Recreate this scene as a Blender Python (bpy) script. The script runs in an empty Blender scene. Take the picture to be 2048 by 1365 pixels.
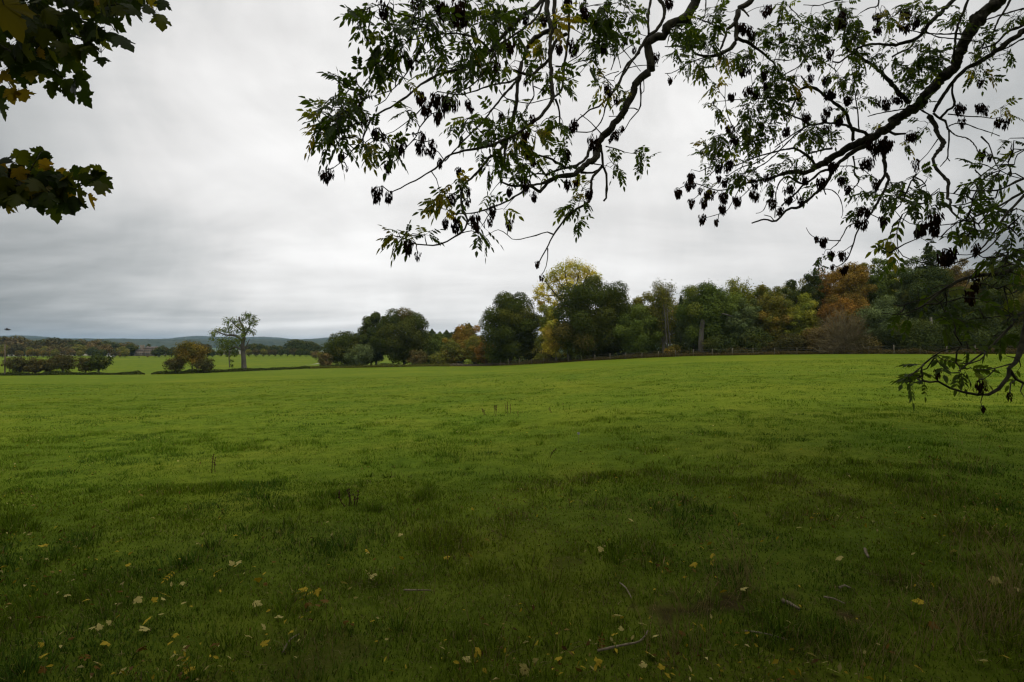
import bpy, math
import numpy as np
from mathutils import Vector

sc = bpy.context.scene
rng = np.random.default_rng(7)
R = math.radians

# ------------------------------------------------------------------ camera, world, sun, exposure
EYE = 1.65
HOR = 690.0           # horizon row in the 2048 x 1365 photograph
F = 1138.0            # focal length in those pixels (20 mm on full frame)
cam_data = bpy.data.cameras.new("camera")
cam = bpy.data.objects.new("camera", cam_data)
sc.collection.objects.link(cam)
cam_data.sensor_width = 36.0
cam_data.lens = 20.0
cam_data.shift_y = (HOR - 682.5) / 2048.0
cam_data.clip_start = 0.05
cam_data.clip_end = 40000.0
cam.location = (0, 0, EYE)
cam.rotation_euler = (R(90), 0, 0)
sc.camera = cam

SUN_EL, SUN_AZ = R(60), R(140)
world = bpy.data.worlds.new("World")
sc.world = world
world.use_nodes = True
nt = world.node_tree
nt.nodes.clear()
def N(t, **kw):
    n = nt.nodes.new(t)
    for k, v in kw.items():
        setattr(n, k, v)
    return n
def LK(a, b):
    nt.links.new(a, b)
def M(op, a, b=None, clamp=False):
    n = N('ShaderNodeMath', operation=op, use_clamp=clamp)
    for i, v in enumerate((a, b)):
        if v is None: continue
        if isinstance(v, (int, float)): n.inputs[i].default_value = v
        else: LK(v, n.inputs[i])
    return n.outputs[0]
def MR(v, a, b, c, d, smooth=True):
    n = N('ShaderNodeMapRange', interpolation_type='SMOOTHSTEP' if smooth else 'LINEAR')
    LK(v, n.inputs[0])
    for i, q in enumerate((a, b, c, d)): n.inputs[i + 1].default_value = q
    return n.outputs[0]
out = N('ShaderNodeOutputWorld')
bg = N('ShaderNodeBackground'); bg.inputs[1].default_value = 0.1
LK(bg.outputs[0], out.inputs[0])
sky = N('ShaderNodeTexSky', sky_type='NISHITA', sun_disc=False)
sky.sun_elevation = SUN_EL; sky.sun_rotation = SUN_AZ
tc = N('ShaderNodeTexCoord')
sep = N('ShaderNodeSeparateXYZ'); LK(tc.outputs['Generated'], sep.inputs[0])
zc = M('ADD', M('MAXIMUM', sep.outputs[2], 0.0), 0.11)
comb = N('ShaderNodeCombineXYZ')
LK(M('MULTIPLY', M('DIVIDE', sep.outputs[0], zc), 0.7), comb.inputs[0])
LK(M('DIVIDE', sep.outputs[1], zc), comb.inputs[1])
comb.inputs[2].default_value = 3.1
n1 = N('ShaderNodeTexNoise'); n1.inputs['Scale'].default_value = 0.55; n1.inputs['Detail'].default_value = 6.0
n1.inputs['Roughness'].default_value = 0.5; n1.inputs['Distortion'].default_value = 0.5
LK(comb.outputs[0], n1.inputs['Vector'])
n2 = N('ShaderNodeTexNoise'); n2.inputs['Scale'].default_value = 1.9; n2.inputs['Detail'].default_value = 4.0
n2.inputs['Roughness'].default_value = 0.5
LK(comb.outputs[0], n2.inputs['Vector'])
n3 = N('ShaderNodeTexNoise'); n3.inputs['Scale'].default_value = 2.6; n3.inputs['Detail'].default_value = 6.0; n3.inputs['Roughness'].default_value = 0.55; n3.inputs['Distortion'].default_value = 0.8
LK(tc.outputs['Generated'], n3.inputs['Vector'])
cl = M('ADD', M('ADD', MR(n1.outputs[0], 0.36, 0.66, -0.5, 0.5), MR(n2.outputs[0], 0.3, 0.7, -0.2, 0.2)), MR(n3.outputs[0], 0.32, 0.68, -0.5, 0.5))
gdir = Vector((-0.03, 0.90, 0.40)).normalized()
dot = N('ShaderNodeVectorMath', operation='DOT_PRODUCT'); dot.inputs[1].default_value = gdir
LK(tc.outputs['Generated'], dot.inputs[0])
glow = MR(dot.outputs['Value'], 0.60, 0.97, 0.0, 1.0)
lum = M('ADD', M('MULTIPLY', glow, 0.59), 0.285)
amp = M('ADD', M('MULTIPLY', M('SUBTRACT', 1.0, glow), 0.34), 0.20)
lum = M('MULTIPLY', lum, M('ADD', 1.0, M('MULTIPLY', cl, amp)))
# an overcast sky is brightest overhead, and lit evenly on the side away from the picture
lum = M('ADD', lum, MR(sep.outputs[1], 0.25, -0.45, 0.0, 0.42))
lum = M('ADD', lum, MR(sep.outputs[2], 0.50, 0.9, 0.0, 1.0))
tint = N('ShaderNodeMix', data_type='RGBA')
tint.inputs[6].default_value = (0.92, 0.98, 0.99, 1); tint.inputs[7].default_value = (1.0, 0.99, 0.975, 1)
LK(MR(lum, 0.2, 0.8, 0.0, 1.0, False), tint.inputs[0])
cmul = N('ShaderNodeVectorMath', operation='SCALE'); LK(tint.outputs[2], cmul.inputs[0])
LK(M('MULTIPLY', lum, 10.0), cmul.inputs['Scale'])
mixs = N('ShaderNodeMix', data_type='RGBA'); mixs.inputs[0].default_value = 0.97
LK(sky.outputs[0], mixs.inputs[6]); LK(cmul.outputs[0], mixs.inputs[7])
LK(mixs.outputs[2], bg.inputs[0])

sun_data = bpy.data.lights.new("sun", 'SUN'); sun_data.energy = 1.3; sun_data.angle = R(25)
sun_data.color = (1.0, 0.95, 0.87)
sun = bpy.data.objects.new("sun", sun_data); sc.collection.objects.link(sun)
sdir = Vector((math.sin(SUN_AZ) * math.cos(SUN_EL), math.cos(SUN_AZ) * math.cos(SUN_EL), math.sin(SUN_EL)))
sun.rotation_euler = (-sdir).to_track_quat('-Z', 'Y').to_euler()
sun.location = (0, 0, 60)
sc.view_settings.view_transform = 'Standard'
sc.view_settings.look = 'None'
sc.view_settings.exposure = 0.0
sc.view_settings.gamma = 1.0
sc.cycles.use_denoising = True
sc.cycles.denoiser = 'OPENIMAGEDENOISE'
sc.cycles.denoising_input_passes = 'RGB_ALBEDO_NORMAL'
sc.cycles.denoising_prefilter = 'ACCURATE'
sc.cycles.denoising_quality = 'HIGH'
sc.cycles.filter_width = 1.3
sc.cycles.max_bounces = 8
sc.cycles.sample_clamp_indirect = 4.0

# ------------------------------------------------------------------ helpers
def link(o, parent=None):
    sc.collection.objects.link(o)
    if parent is not None: o.parent = parent
    return o
def tag(o, label=None, cat=None, group=None, kind=None):
    if label: o["label"] = label
    if cat: o["category"] = cat
    if group: o["group"] = group
    if kind: o["kind"] = kind
    return o
def empty(name, loc=(0, 0, 0)):
    o = bpy.data.objects.new(name, None); o.location = loc; o.empty_display_size = 0.3
    return link(o)
def mesh_np(name, V, faces, mat, parent=None, col=None, smooth=False, loc=None):
    """faces: list of int arrays (n,3) or (n,4)."""
    V = np.asarray(V, dtype=np.float32)
    me = bpy.data.meshes.new(name)
    me.vertices.add(len(V)); me.vertices.foreach_set("co", V.ravel())
    faces = [np.asarray(f, dtype=np.int32) for f in faces if len(f)]
    loops = np.concatenate([f.ravel() for f in faces])
    tot = np.concatenate([np.full(len(f), f.shape[1], dtype=np.int32) for f in faces])
    start = np.concatenate([[0], np.cumsum(tot)[:-1]]).astype(np.int32)
    me.loops.add(len(loops)); me.loops.foreach_set("vertex_index", loops)
    me.polygons.add(len(tot)); me.polygons.foreach_set("loop_start", start)
    try: me.polygons.foreach_set("loop_total", tot)
    except Exception: pass
    if smooth: me.polygons.foreach_set("use_smooth", np.ones(len(tot), dtype=bool))
    if col is not None:
        a = me.attributes.new("col", 'FLOAT_COLOR', 'POINT')
        c = np.ones((len(V), 4), dtype=np.float32); c[:, :3] = col
        a.data.foreach_set("color", c.ravel())
    me.update(calc_edges=True)
    if mat: me.materials.append(mat)
    o = bpy.data.objects.new(name, me)
    if loc is not None: o.location = loc
    return link(o, parent)

def _hash(ix, iy, seed):
    h = (ix.astype(np.int64) * 374761393 + iy.astype(np.int64) * 668265263 + seed * 1442695041) & 0x7fffffff
    h = ((h ^ (h >> 13)) * 1274126177) & 0x7fffffff
    return ((h ^ (h >> 16)) & 0xffff) / 65535.0
def vnoise(x, y, scale, seed=0, octv=3):
    x = np.asarray(x, dtype=np.float64) / scale; y = np.asarray(y, dtype=np.float64) / scale
    tot = 0; a = 1.0; s = 0
    for o in range(octv):
        ix = np.floor(x); iy = np.floor(y); fx = x - ix; fy = y - iy
        fx = fx * fx * (3 - 2 * fx); fy = fy * fy * (3 - 2 * fy)
        v = (_hash(ix, iy, seed + o) * (1 - fx) + _hash(ix + 1, iy, seed + o) * fx) * (1 - fy) + \
            (_hash(ix, iy + 1, seed + o) * (1 - fx) + _hash(ix + 1, iy + 1, seed + o) * fx) * fy
        tot = tot + a * v; s += a; a *= 0.5; x = x * 2.03; y = y * 2.03
    return tot / s
def sstep(x, a, b):
    t = np.clip((x - a) / (b - a), 0, 1); return t * t * (3 - 2 * t)
def unit(v):
    return v / (np.linalg.norm(v, axis=-1, keepdims=True) + 1e-9)
def rdir(n, r=None):
    r = r or rng
    return unit(r.normal(size=(n, 3)))

# terrain: slope along each viewing azimuth, read off where the far edge of the field stands
_px = np.array([-400, 0, 330, 488, 640, 850, 960, 1020, 1190, 1400, 1700, 2048, 2500])
_sl = np.array([-.043, -.0423, -.0406, -.0358, -.0319, -.0268, -.0258, -.0231, -.0126, -.0028, .0029, .0048, .006])
_ug = np.linspace(-2.2, 2.2, 441)
_sg = np.interp(_ug, (_px - 1024) / F, _sl)
_k = np.exp(-0.5 * (np.arange(-8, 9) / 4.0) ** 2); _k /= _k.sum()
_sg = np.convolve(np.pad(_sg, 8, mode='edge'), _k, mode='valid')
def ridge(az):
    a = az * 57.3
    return 43 + 13 * np.sin(a * 0.14 + 1.0) + 12 * np.sin(a * 0.41) + 7 * np.sin(a * 1.1 + 2) + np.clip((a + 26) * 2.2, -26, 26)
def H(x, y):
    x = np.asarray(x, dtype=np.float64); y = np.asarray(y, dtype=np.float64)
    yy = np.maximum(y, 0)
    u = x / np.sqrt(yy * yy + 25)
    z = np.interp(u, _ug, _sg) * np.minimum(yy, 400)
    d = z + 6.2
    z = -6.2 + 0.5 * (d + np.sqrt(d * d + 0.35)) - 0.02
    r = np.hypot(x, y); az = np.arctan2(x, np.maximum(y, 1))
    near = (1 - sstep(r, 150, 300))
    z = z + near * ((vnoise(x, y, 5.0, 3) - .5) * 0.10 + (vnoise(x, y, 0.9, 5) - .5) * 0.05 * (1 - sstep(r, 15, 30)))
    z = z + sstep(r, 60, 130) * near * (vnoise(x, y, 30, 11) - .5) * 0.35
    far = sstep(r, 480, 900)
    z = z * (1 - far) + far * -14.0
    rg = ridge(az)
    z = z + sstep(r, 1900, 3300) * 22 * (0.6 + 0.8 * vnoise(az * 900, r * .3, 300, 21)) + sstep(r, 3300, 5600) * (rg - 10)
    z = z - sstep(r, 6200, 9500) * 60
    return z
def PX(px, d):
    return (px - 1024) / F * d
def P3(px, py, d):
    px = np.asarray(px, dtype=np.float64); py = np.asarray(py, dtype=np.float64); d = np.asarray(d, dtype=np.float64) + 0 * px
    return np.stack([(px - 1024) / F * d, d, EYE - (py - HOR) / F * d], axis=-1)
def G3(px, py):
    """ground point seen at a pixel (near field)."""
    d = 4.0
    u = (px - 1024) / F; s = (py - HOR) / F
    d = EYE / s
    for _ in range(30):
        d = (EYE - float(H(u * d, d))) / s
    return np.array([u * d, d, float(H(u * d, d))])

# ------------------------------------------------------------------ materials
def mat(name):
    m = bpy.data.materials.new(name); m.use_nodes = True
    t = m.node_tree; t.nodes.clear()
    o = t.nodes.new('ShaderNodeOutputMaterial')
    return m, t, o
def foliage_mat(name, trans, rough=0.55, spec=0.25, tcol=(1.3, 1.25, .5)):
    m, t, o = mat(name)
    a = t.nodes.new('ShaderNodeAttribute'); a.attribute_name = 'col'
    p = t.nodes.new('ShaderNodeBsdfPrincipled'); p.inputs['Roughness'].default_value = rough
    p.inputs['Specular IOR Level'].default_value = spec
    t.links.new(a.outputs['Color'], p.inputs['Base Color'])
    tr = t.nodes.new('ShaderNodeBsdfTranslucent')
    mu = t.nodes.new('ShaderNodeMix'); mu.data_type = 'RGBA'; mu.blend_type = 'MULTIPLY'; mu.inputs[0].default_value = 1
    mu.inputs[7].default_value = (*tcol, 1)
    t.links.new(a.outputs['Color'], mu.inputs[6]); t.links.new(mu.outputs[2], tr.inputs[0])
    mx = t.nodes.new('ShaderNodeMixShader'); mx.inputs[0].default_value = trans
    t.links.new(p.outputs[0], mx.inputs[1]); t.links.new(tr.outputs[0], mx.inputs[2])
    t.links.new(mx.outputs[0], o.inputs[0])
    return m
def noise_mat(name, c1, c2, scale, rough=0.85, bump=0.0, detail=6, c3=None, stretch=(1, 1, 1), spec=0.2, lo=.35, hi=.65):
    m, t, o = mat(name)
    p = t.nodes.new('ShaderNodeBsdfPrincipled'); p.inputs['Roughness'].default_value = rough
    p.inputs['Specular IOR Level'].default_value = spec
    g = t.nodes.new('ShaderNodeTexCoord'); mp = t.nodes.new('ShaderNodeMapping'); mp.inputs['Scale'].default_value = stretch
    t.links.new(g.outputs['Object'], mp.inputs[0])
    n = t.nodes.new('ShaderNodeTexNoise'); n.inputs['Scale'].default_value = scale; n.inputs['Detail'].default_value = detail
    t.links.new(mp.outputs[0], n.inputs['Vector'])
    r = t.nodes.new('ShaderNodeValToRGB')
    r.color_ramp.elements[0].position = lo; r.color_ramp.elements[0].color = (*c1, 1)
    r.color_ramp.elements[1].position = hi; r.color_ramp.elements[1].color = (*c2, 1)
    if c3:
        e = r.color_ramp.elements.new(min(hi + .12, .95)); e.color = (*c3, 1)
    t.links.new(n.outputs[0], r.inputs[0]); t.links.new(r.outputs[0], p.inputs['Base Color'])
    if bump:
        b = t.nodes.new('ShaderNodeBump'); b.inputs['Strength'].default_value = bump; b.inputs['Distance'].default_value = 0.02
        t.links.new(n.outputs[0], b.inputs['Height']); t.links.new(b.outputs[0], p.inputs['Normal'])
    t.links.new(p.outputs[0], o.inputs[0])
    return m

M_leaf = foliage_mat('tree_foliage', 0.22, rough=.8, spec=.06)
M_near = foliage_mat('near_leaf', 0.60, rough=0.5, spec=0.2, tcol=(1.25, 1.25, .5))
M_grass = foliage_mat('grass_blade', 0.30, rough=0.8, spec=0.04, tcol=(1.2, 1.2, .4))
M_canopy = foliage_mat('overhead_foliage', 0.04, rough=.8, spec=.05)
M_litter = foliage_mat('leaf_litter', 0.15, rough=0.8, spec=.04)
M_seed = foliage_mat('ash_key', 0.06, rough=0.9, spec=0.03, tcol=(1.2, .8, .5))
M_bark = noise_mat('bark_dark', (.018, .016, .010), (.055, .050, .030), 26, bump=0.6, c3=(.075, .078, .035), stretch=(1, 1, .4))
M_bark_far = noise_mat('bark_far', (.05, .045, .035), (.11, .10, .08), 2.2)
M_bark_pale = noise_mat('bark_pale', (.14, .12, .10), (.27, .245, .21), 1.6, c3=(.2, .19, .14), stretch=(1, 1, .3))
M_bark_lone = noise_mat('bark_grey', (.042, .037, .030), (.098, .088, .072), 1.8, stretch=(1, 1, .3))
M_wood = noise_mat('weathered_wood', (.085, .075, .048), (.15, .135, .09), 5, stretch=(1, 1, .2))
M_pole = noise_mat('pole_wood', (.07, .05, .035), (.12, .09, .065), 3, stretch=(1, 1, .2))
M_stick = noise_mat('dead_stick', (.12, .095, .06), (.26, .215, .15), 30, bump=0.3, spec=.03)
M_stone = noise_mat('pale_stone', (.13, .108, .08), (.20, .17, .13), 0.5)
M_roof = noise_mat('stone_slate_roof', (.08, .066, .055), (.12, .10, .085), 0.6)
M_white = noise_mat('white_render', (.6, .6, .6), (.72, .72, .7), 1.0)
M_dark = noise_mat('dark_glazing', (.015, .016, .018), (.03, .03, .033), 1.0, rough=0.3)
M_metal = noise_mat('galvanised_wire', (.16, .16, .155), (.25, .25, .24), 6, rough=0.5)
M_bird = noise_mat('bird_feather', (.02, .02, .022), (.05, .05, .05), 10)
M_fluff = noise_mat('seed_fluff', (.6, .6, .58), (.8, .8, .78), 60)

def ground_mat():
    m, t, o = mat('meadow_ground')
    def nd(k, **kw):
        n = t.nodes.new(k)
        for a, b in kw.items(): setattr(n, a, b)
        return n
    L = t.links.new
    geo = nd('ShaderNodeNewGeometry')
    def noise(scale, detail, stretch=None, rough=.55):
        n = nd('ShaderNodeTexNoise'); n.inputs['Scale'].default_value = scale; n.inputs['Detail'].default_value = detail
        n.inputs['Roughness'].default_value = rough
        if stretch:
            mp = nd('ShaderNodeMapping'); mp.inputs['Scale'].default_value = stretch
            L(geo.outputs['Position'], mp.inputs[0]); L(mp.outputs[0], n.inputs['Vector'])
        else: L(geo.outputs['Position'], n.inputs['Vector'])
        return n.outputs[0]
    def ramp(f, stops):
        r = nd('ShaderNodeValToRGB'); e = r.color_ramp.elements
        e[0].position, e[0].color = stops[0][0], (*stops[0][1], 1)
        e[1].position, e[1].color = stops[-1][0], (*stops[-1][1], 1)
        for p, c in stops[1:-1]:
            q = e.new(p); q.color = (*c, 1)
        L(f, r.inputs[0]); return r.outputs[0]
    def mix(f, a, b, mode='MIX'):
        n = nd('ShaderNodeMix', data_type='RGBA', blend_type=mode)
        for s, v in ((0, f), (6, a), (7, b)):
            if isinstance(v, (int, float)): n.inputs[s].default_value = v
            elif isinstance(v, tuple): n.inputs[s].default_value = (*v, 1)
            else: L(v, n.inputs[s])
        return n.outputs[2]
    def mr(v, a, b, c, d):
        n = nd('ShaderNodeMapRange', interpolation_type='SMOOTHSTEP'); L(v, n.inputs[0])
        for i, q in enumerate((a, b, c, d)): n.inputs[i + 1].default_value = q
        return n.outputs[0]
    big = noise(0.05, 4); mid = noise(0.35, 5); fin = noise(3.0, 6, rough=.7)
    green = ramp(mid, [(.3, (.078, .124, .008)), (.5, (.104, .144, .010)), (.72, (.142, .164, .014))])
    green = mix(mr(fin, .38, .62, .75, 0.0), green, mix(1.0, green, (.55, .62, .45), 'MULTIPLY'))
    green = mix(mr(big, .45, .7, 0, .55), green, (.140, .156, .010))
    # bare brown earth patches on the trodden ground close to the trees, and painted shade between near blades
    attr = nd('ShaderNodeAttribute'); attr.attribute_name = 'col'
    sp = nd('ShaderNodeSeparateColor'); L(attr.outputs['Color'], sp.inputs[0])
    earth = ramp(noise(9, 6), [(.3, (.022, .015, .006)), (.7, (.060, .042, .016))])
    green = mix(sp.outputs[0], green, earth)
    # far country: patchwork of fields and woods
    vo = nd('ShaderNodeTexVoronoi'); vo.inputs['Scale'].default_value = 0.0028; vo.distance = 'CHEBYCHEV'
    mp = nd('ShaderNodeMapping'); mp.inputs['Scale'].default_value = (1, .55, 0); mp.inputs['Rotation'].default_value = (0, 0, .5)
    L(geo.outputs['Position'], mp.inputs[0]); L(mp.outputs[0], vo.inputs['Vector'])
    s2 = nd('ShaderNodeSeparateColor'); L(vo.outputs['Color'], s2.inputs[0])
    farc = ramp(s2.outputs[0], [(.0, (.09, .13, .06)), (.25, (.06, .10, .05)), (.5, (.13, .15, .08)), (.7, (.26, .23, .15)), (.8, (.02, .035, .02)), (1., (.08, .12, .05))])
    col = mix(sp.outputs[1], green, farc)
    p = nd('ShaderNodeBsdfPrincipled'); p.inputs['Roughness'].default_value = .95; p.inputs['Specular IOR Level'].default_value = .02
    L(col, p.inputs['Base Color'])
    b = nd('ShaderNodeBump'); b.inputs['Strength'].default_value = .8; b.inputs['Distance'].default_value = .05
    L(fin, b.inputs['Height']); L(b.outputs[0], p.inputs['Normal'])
    L(p.outputs[0], o.inputs[0])
    return m
M_ground = ground_mat()

# ------------------------------------------------------------------ ground and hills: one sheet to the horizon
def earth_amount(x, y):
    """0..1 where the grass is thin and brown earth shows: trodden ground under the trees."""
    n = vnoise(x, y, 1.1, 31, 3) * .72 + vnoise(x, y, .16, 32, 3) * .28
    w = sstep(x + 0.25 * y, -1.2, 3.0) * (1 - sstep(y, 4.5, 6.5)) * 0.8 + (1 - sstep(y, 2.4, 4.6)) * 0.45
    return np.clip(sstep(n, .55, .64) * w * .8, 0, 1)
def build_ground():
    az = np.concatenate([np.linspace(-60, 60, 481), np.linspace(60, 300, 121)[1:-1]]) * math.pi / 180
    rr = np.concatenate([[0.3], np.geomspace(1.0, 60, 120), np.geomspace(62, 600, 90), np.geomspace(620, 12000, 110)])
    A, RR = np.meshgrid(az, rr)
    X = RR * np.sin(A); Y = RR * np.cos(A)
    Z = H(X, Y)
    na, nr = len(az), len(rr)
    V = np.stack([X, Y, Z], -1).reshape(-1, 3)
    i, j = np.meshgrid(np.arange(nr - 1), np.arange(na), indexing='ij')
    j2 = (j + 1) % na
    f = np.stack([i * na + j, i * na + j2, (i + 1) * na + j2, (i + 1) * na + j], -1).reshape(-1, 4)[:, ::-1]
    c = np.zeros((len(V), 3))
    c[:, 0] = np.clip(earth_amount(V[:, 0], V[:, 1]) + .22 * (1 - sstep(np.hypot(V[:, 0], V[:, 1]), 4, 9)), 0, 1)  # radial term darkens near ground: thatch tone, with shade between blades painted in
    c[:, 1] = sstep(np.hypot(V[:, 0], V[:, 1]), 600, 1100)
    V = np.vstack([V, [[0, 0, float(H(0, 0))]]]); c = np.vstack([c, [[0, 0, 0]]])
    k = len(V) - 1
    tri = np.stack([np.full(na, k), (np.arange(na) + 1) % na, np.arange(na)], -1)[:, ::-1]
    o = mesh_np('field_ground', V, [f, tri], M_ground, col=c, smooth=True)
    tag(o, kind='structure')
build_ground()

# ------------------------------------------------------------------ tubes and leaves
class TubeSet:
    def __init__(s): s.V, s.F, s.n = [], [], 0
    def add(s, P, r, sides=6, cap=True):
        P = np.asarray(P, dtype=np.float64); r = np.asarray(r, dtype=np.float64) + np.zeros(len(P))
        T = np.gradient(P, axis=0); T = unit(T)
        ref = np.array([0.31, 0.17, 0.93]) if abs(T[0, 2]) < .9 else np.array([1.0, .1, .05])
        U = unit(np.cross(T, ref)); W = np.cross(T, U)
        a = np.arange(sides) * 2 * math.pi / sides
        ring = P[:, None, :] + r[:, None, None] * (np.cos(a)[None, :, None] * U[:, None, :] + np.sin(a)[None, :, None] * W[:, None, :])
        n = len(P)
        i, j = np.meshgrid(np.arange(n - 1), np.arange(sides), indexing='ij'); j2 = (j + 1) % sides
        f = np.stack([i * sides + j, i * sides + j2, (i + 1) * sides + j2, (i + 1) * sides + j], -1).reshape(-1, 4)
        s.V.append(ring.reshape(-1, 3)); s.F.append(f + s.n)
        s.n += n * sides
    def build(s, name, m, parent=None, loc=None):
        V = np.concatenate(s.V)
        if loc is not None: V = V - np.asarray(loc)
        return mesh_np(name, V, [np.concatenate(s.F)], m, parent, smooth=True)
def spline(P, step):
    P = np.asarray(P, dtype=np.float64)
    if len(P) == 2: P = np.array([P[0], P[0] * .66 + P[1] * .34, P[0] * .33 + P[1] * .67, P[1]])
    Q = np.vstack([2 * P[0] - P[1], P, 2 * P[-1] - P[-2]])
    outp = []
    for i in range(1, len(Q) - 2):
        n = max(1, int(np.linalg.norm(Q[i + 1][:3] - Q[i][:3]) / step))
        t = np.linspace(0, 1, n, endpoint=False)[:, None]
        a, b, c, d = Q[i - 1], Q[i], Q[i + 1], Q[i + 2]
        outp.append(.5 * (2 * b + (c - a) * t + (2 * a - 5 * b + 4 * c - d) * t ** 2 + (3 * b - a - 3 * c + d) * t ** 3))
    outp.append(Q[-2][None])
    return np.concatenate(outp)
def quads(C, Nrm, size, asp, r):
    """random diamond-ish leaf faces at C facing Nrm."""
    n = len(C)
    t = unit(np.cross(Nrm, r.normal(size=(n, 3)))); b = np.cross(Nrm, t)
    s = np.asarray(size)[:, None] * np.ones((n, 1)); w = s * asp
    k = Nrm * s * .18
    V = np.stack([C - t * s * .5, C - b * w * .5 + k, C + t * s * .5, C + b * w * .5 + k], 1).reshape(-1, 3)
    f = np.arange(4 * n).reshape(-1, 4)
    return V, f

# palettes: list of (rgb, weight)
PAL = {
    'syc':   [((.033, .044, .006), 5), ((.046, .058, .008), 3), ((.070, .072, .010), 1)],
    'sycb':  [((.034, .046, .007), 5), ((.052, .060, .010), 3), ((.085, .066, .016), 1)],
    'dark':  [((.028, .040, .009), 5), ((.044, .056, .011), 3), ((.060, .062, .012), 1)],
    'green': [((.046, .066, .011), 4), ((.066, .088, .014), 3), ((.090, .100, .016), 1)],
    'grey':  [((.055, .074, .026), 4), ((.076, .096, .034), 2), ((.05, .06, .016), 1)],
    'olive': [((.080, .084, .014), 4), ((.110, .098, .016), 3), ((.065, .078, .013), 2)],
    'yellow':[((.29, .24, .028), 4), ((.36, .30, .035), 3), ((.21, .21, .03), 3), ((.24, .17, .03), 1)],
    'ygreen':[((.12, .132, .016), 4), ((.175, .165, .02), 2), ((.075, .095, .014), 2)],
    'orange':[((.14, .088, .014), 4), ((.19, .105, .016), 2), ((.095, .075, .014), 3)],
    'amber': [((.11, .080, .012), 3), ((.16, .105, .015), 2), ((.058, .055, .011), 4)],
    'mixo':  [((.095, .090, .014), 4), ((.16, .105, .017), 2), ((.065, .076, .014), 3)],
    'brown': [((.080, .060, .022), 4), ((.11, .076, .024), 2), ((.055, .052, .016), 3)],
    'haw':   [((.046, .040, .012), 4), ((.066, .052, .014), 2), ((.032, .033, .010), 4)],
    'rust':  [((.15, .078, .015), 4), ((.19, .10, .018), 2), ((.085, .066, .015), 3)],
    'conif': [((.040, .058, .018), 4), ((.056, .074, .022), 2)],
    'twig':  [((.15, .125, .085), 3), ((.10, .085, .055), 2)],
    'lime':  [((.15, .19, .03), 1)],
}
def pick(pal, n, r, k=1):
    p = PAL[pal]; c = np.array([q[0] for q in p]); w = np.array([q[1] for q in p], float)
    return c[r.choice(len(p), size=n, p=w / w.sum())]

def lobe_leaves(lobes, n, size, pal, r, shell=.6, up=.25, jit=.12, fuzz=.12):
    lobes = np.asarray(lobes)   # cx cy cz rx ry rz
    wgt = (lobes[:, 3] * lobes[:, 5]); wgt = wgt / wgt.sum()
    li = r.choice(len(lobes), size=n, p=wgt)
    d = rdir(n, r); d[:, 2] = d[:, 2] + up * r.random(n); d = unit(d)
    rad = (shell ** 3 + (1 - shell ** 3) * r.random(n)) ** (1 / 3) + r.normal(size=n) * fuzz
    C = lobes[li, :3] + d * rad[:, None] * lobes[li, 3:6]
    nr = unit(d + r.normal(size=(n, 3)) * .38 + np.array([0, 0, .25]))
    lc = pick(pal, len(lobes), r)[li]
    c = lc * .75 + pick(pal, n, r) * .25
    c = c * (1 + r.normal(size=(n, 1)) * jit) * (1.45 if pal in ('syc', 'sycb', 'dark', 'rust', 'orange') else 1.62)
    V, f = quads(C, nr, size * (.6 + .8 * r.random(n)), .65, r)
    return V, f, np.repeat(np.clip(c, .004, 1), 4, axis=0)

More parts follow.
